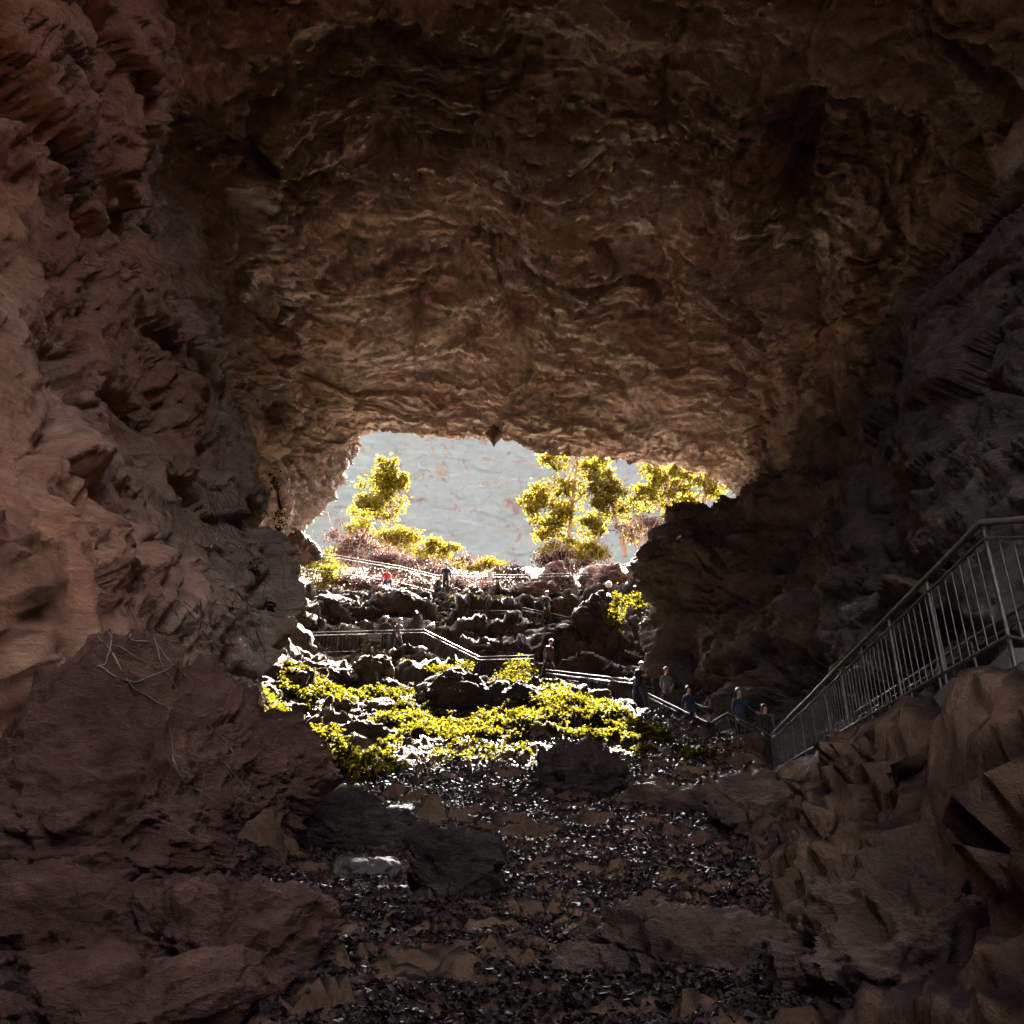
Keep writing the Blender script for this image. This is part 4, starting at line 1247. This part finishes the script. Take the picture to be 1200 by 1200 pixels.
def person(label, loc, face, top, legs, hair='dark', H=1.7, lean=0.0, arms='down', stride=0.12, sit=False, long_hair=False, bag=None, turn=0.0):
    """face: heading in radians (0 = towards the camera, -Y). Skeleton -> Skin surface -> one mesh"""
    k = H / 1.72
    root = link('person', None, None, loc, face, label, 'person', None)
    V, E, Rd, T = [], [], [], []
    def jn(p, r, par=None, tag=0):
        V.append(Vector(p) * k)
        Rd.append(r * k)
        if par is not None:
            E.append((par, len(V) - 1))
            T.append(tag)
        return len(V) - 1
    hz = 0.95 if not sit else 0.42
    sl, cl = math.sin(lean), math.cos(lean)
    def up(x, y, z):            # torso frame: leans forward (-Y) about the hips
        return (x, y * cl - z * sl, hz + y * sl + z * cl)
    pel = jn(up(0, 0, 0), 0.135)
    wst = jn(up(0, 0, 0.20), 0.125, pel, 0)
    chs = jn(up(0, 0, 0.40), 0.145, wst, 0)
    nb = jn(up(0, 0.0, 0.52), 0.075, chs, 0)
    nk = jn(up(0, -0.01, 0.58), 0.052, nb, 1)
    hd = jn(up(0, -0.02, 0.68), 0.092, nk, 1)
    ht = jn(up(0, -0.01, 0.76), 0.078, hd, 1)
    ns = jn(up(0, -0.115, 0.665), 0.016, hd, 1)
    for s in (-1, 1):
        sh = jn(up(0.165 * s, 0, 0.46), 0.068, chs, 0)
        if arms == 'down':
            el, wr, hn = up(0.235 * s, 0.03, 0.19), up(0.225 * s, -0.06, -0.05), up(0.22 * s, -0.09, -0.12)
        elif arms == 'hips' and s > 0:
            el, wr, hn = up(0.34 * s, 0.10, 0.26), up(0.19 * s, -0.03, 0.08), up(0.14 * s, -0.07, 0.05)
        elif arms == 'rail' and s > 0:
            el, wr, hn = up(0.30 * s, -0.02, 0.22), up(0.42 * s, -0.16, 0.12), up(0.46 * s, -0.22, 0.10)
        elif arms == 'phone':
            el, wr, hn = up(0.22 * s, -0.08, 0.22), up(0.09 * s, -0.27, 0.34), up(0.04 * s, -0.33, 0.38)
        else:
            el, wr, hn = up(0.235 * s, 0.03, 0.19), up(0.215 * s, -0.10, -0.03), up(0.205 * s, -0.14, -0.10)
        e = jn(el, 0.048, sh, 0)
        w = jn(wr, 0.034, e, 0)
        h = jn(hn, 0.036, w, 1)
        d = (Vector(hn) - Vector(wr)).normalized()
        sd = d.cross(Vector((0, 1, 0.2))).normalized()
        for fi, (off, ln) in enumerate(((-0.026, 0.075), (-0.009, 0.085), (0.009, 0.08), (0.026, 0.062))):
            jn(Vector(hn) + d * ln + sd * off + Vector((0, -0.02, 0)), 0.0095, h, 1)
        jn(Vector(hn) + d * 0.025 + sd * -0.055 + Vector((0, -0.02, 0)), 0.011, h, 1)
        hp = jn((0.095 * s, 0, hz - 0.06), 0.098, pel, 2)
        st = stride * s
        if sit:
            kn, an, to = (0.13 * s, -0.42, hz + 0.04), (0.13 * s, -0.46, 0.07), (0.14 * s, -0.62, 0.035)
        else:
            kn, an, to = (0.10 * s, -st - 0.03, 0.50), (0.10 * s, -st * 1.7 + 0.04, 0.085), (0.115 * s, -st * 1.7 - 0.13, 0.035)
        kk = jn(kn, 0.066, hp, 2)
        a = jn(an, 0.046, kk, 2)
        jn(to, 0.04, a, 3)
    me = bpy.data.meshes.new('body')
    me.from_pydata([v[:] for v in V], E, [])
    tmp = bpy.data.objects.new('body', me)
    COL.objects.link(tmp)
    m = tmp.modifiers.new('skin', 'SKIN')
    m.use_smooth_shade = True
    for i, sv in enumerate(me.skin_vertices[0].data):
        sv.radius = (Rd[i], Rd[i] * (0.78 if i in (1, 2) else 1.0))
        sv.use_root = (i == 0)
    tmp.modifiers.new('sub', 'SUBSURF').levels = 1
    dg = bpy.context.evaluated_depsgraph_get()
    bod = bpy.data.meshes.new_from_object(tmp.evaluated_get(dg))
    bpy.data.objects.remove(tmp)
    bod.name = 'body'
    bod.materials.clear()
    for mt in (CL[top], SKIN, CL[legs], SHOE):
        bod.materials.append(mt)
    A = np.array([V[a][:] for a, b in E])
    B = np.array([V[b][:] for a, b in E])
    for p in bod.polygons:
        c = np.array(p.center[:])
        t_ = np.clip(((c - A) * (B - A)).sum(1) / ((B - A) ** 2).sum(1), 0, 1)
        dd = np.linalg.norm(A + (B - A) * t_[:, None] - c, axis=1)
        p.material_index = T[int(np.argmin(dd))]
        p.use_smooth = True
    link('body', bod, root)
    # hair
    bm = bmesh.new()
    bmesh.ops.create_icosphere(bm, subdivisions=3, radius=1.0)
    hc = (V[hd] + V[ht]) / 2
    for v in bm.verts:
        n = v.co.copy()
        low = -0.15 if n.y > -0.1 else 0.35
        drop = 0.0
        if long_hair and n.y > 0.0 and n.z < 0.2:
            drop = (0.2 - n.z) * 0.26
        z = max(n.z, low) if not long_hair or n.y < 0 else n.z
        v.co = Vector((n.x * 0.103, n.y * 0.118 + 0.008, z * 0.118 + 0.012 - drop)) * k
        v.co += Vector((0, 0, 0.006 * math.sin(40 * n.x + 25 * n.y))) * k
    hm = bpy.data.meshes.new('hair')
    bm.to_mesh(hm)
    bm.free()
    for p in hm.polygons:
        p.use_smooth = True
    hm.materials.append(HAIR[hair])
    o = link('hair', hm, root, hc)
    o.rotation_euler = (lean, 0, 0)
    if bag:
        me2 = boulder_mesh('backpack', (0.30, 0.17, 0.42), 3, CL[bag], 3, 10, 0.1)
        o = link('backpack', me2, root, Vector(up(0, 0.20, 0.30)) * k)
        o.rotation_euler = (lean, 0, 0)
    return root

def on_path(Yv, u, off=0.6):
    """tread point behind the near handrail closest to the viewing direction"""
    best = None
    for a, b in zip(RAIL[:-1], RAIL[1:]):
        d = b - a
        nrm = Vector((-d.y, d.x, 0)).normalized()
        if nrm.dot(Vector((1, 0.9, 0))) < 0:
            nrm = -nrm
        for i in range(21):
            p = a + d * (i / 20) + nrm * off
            w = p - Vector((0, 0, RAIL_H))
            q = p - EYE
            uu = 600 + FPX * q.x / q.dot(FWD)
            e = abs(uu - u) + abs(p.y - Yv) * 6
            if best is None or e < best[0]:
                best = (e, w)
    return best[1] + Vector((0, 0, 0.03))

person('person in a dark coat leaning forward at the start of the landing', on_path(32, 747), 0.6, 'black', 'navy', 'grey', 1.7, 0.35, 'phone', 0.16)
person('person in a grey shirt with pale hair behind the descending handrail', on_path(30.3, 781, 0.9), 0.4, 'grey', 'olive', 'grey', 1.72, 0.05, 'hips')
person('person in a navy jacket walking down the landing stair', on_path(29, 806, 0.42), 0.5, 'navy', 'denim', 'dark', 1.68, 0.1, 'down', 0.2)
person('grey-haired person in a dark blue jacket at the zigzag landing', on_path(26.6, 866), 0.3, 'navy', 'black', 'grey', 1.75, 0.04, 'rail', 0.1)
person('long-haired person in black at the lowest bend of the railing', on_path(25.7, 897), 0.5, 'black', 'black', 'brown', 1.64, 0.05, 'down', 0.1, long_hair=True)
person('stooping person in a brown jacket on the stair above the plants', on_path(35.2, 637), 0.7, 'brown', 'black', 'dark', 1.66, 0.3, 'down', 0.2)
person('tall person in dark clothes by the left barred railing', on_path(39.2, 455), 0.3, 'black', 'black', 'grey', 1.78, 0.08, 'rail', 0.1)
person('shorter person with a purple top beside the tall one at the left railing', on_path(39.0, 470, 0.35), 0.9, 'purple', 'denim', 'dark', 1.6, 0.12, 'hips', 0.15, bag='black')

def on_ground(u, v, Y):
    p = P(u, v, Y)
    return Vector((p.x, Y, max(gz1(p.x, Y), p.z)))
person('dark figure standing upright on the rim by the fence corner', on_ground(522, 698, 44.6), 0.2, 'navy', 'black', 'dark', 1.76, 0.0, 'down', 0.05)
person('person in a bright red jacket sitting behind the rim fence', on_ground(452, 690, 45.0), 0.5, 'red', 'denim', 'dark', 1.6, 0.2, 'down', 0.1, sit=True)
person('crouched dark person beside the upright one on the rim', on_ground(511, 699, 44.2), 1.0, 'black', 'black', 'dark', 1.6, 0.4, 'down', 0.1, sit=True)
person('backpacker with an arm on the hip on the upper stair', on_ground(641, 735, 41.7), 0.6, 'black', 'olive', 'grey', 1.74, 0.06, 'hips', 0.14, bag='navy')

# ------------------------------------------------------------------ small fittings
t = NT('white_glass')
t.b.inputs['Base Color'].default_value = (0.8, 0.8, 0.78, 1)
t.b.inputs['Roughness'].default_value = 0.25
M['white'] = t.m
lp = P(714, 700, 41.0)
root = link('globe_lamp', None, None, lp, None, 'white globe lamp on a short post among the rim plants', 'lamp')
o = link('post', ROD, root, (0, 0, -0.6))
o.scale = (0.03, 0.03, 1.1)
bm = bmesh.new()
bmesh.ops.create_uvsphere(bm, u_segments=20, v_segments=12, radius=0.17)
gm = bpy.data.meshes.new('globe')
bm.to_mesh(gm)
bm.free()
for p in gm.polygons:
    p.use_smooth = True
gm.materials.append(M['white'])
link('globe', gm, root, (0, 0, 0.62))
link('collar', tubes_mesh('collar', [([(0, 0, 0.40), (0, 0, 0.48)], [0.05, 0.085])], M['steel'], 10), root)
sp_ = P(574, 700, 45.2)
root = link('sign_post', None, None, sp_, None, 'small white sign on a thin post on the rim', 'sign')
o = link('post', ROD, root, (0, 0, -0.3))
o.scale = (0.03, 0.03, 1.2)
o = link('board', cube.copy(), root, (0, -0.04, 1.42))
o.data.materials[0] = M['white']
o.scale = (0.26, 0.03, 0.55)
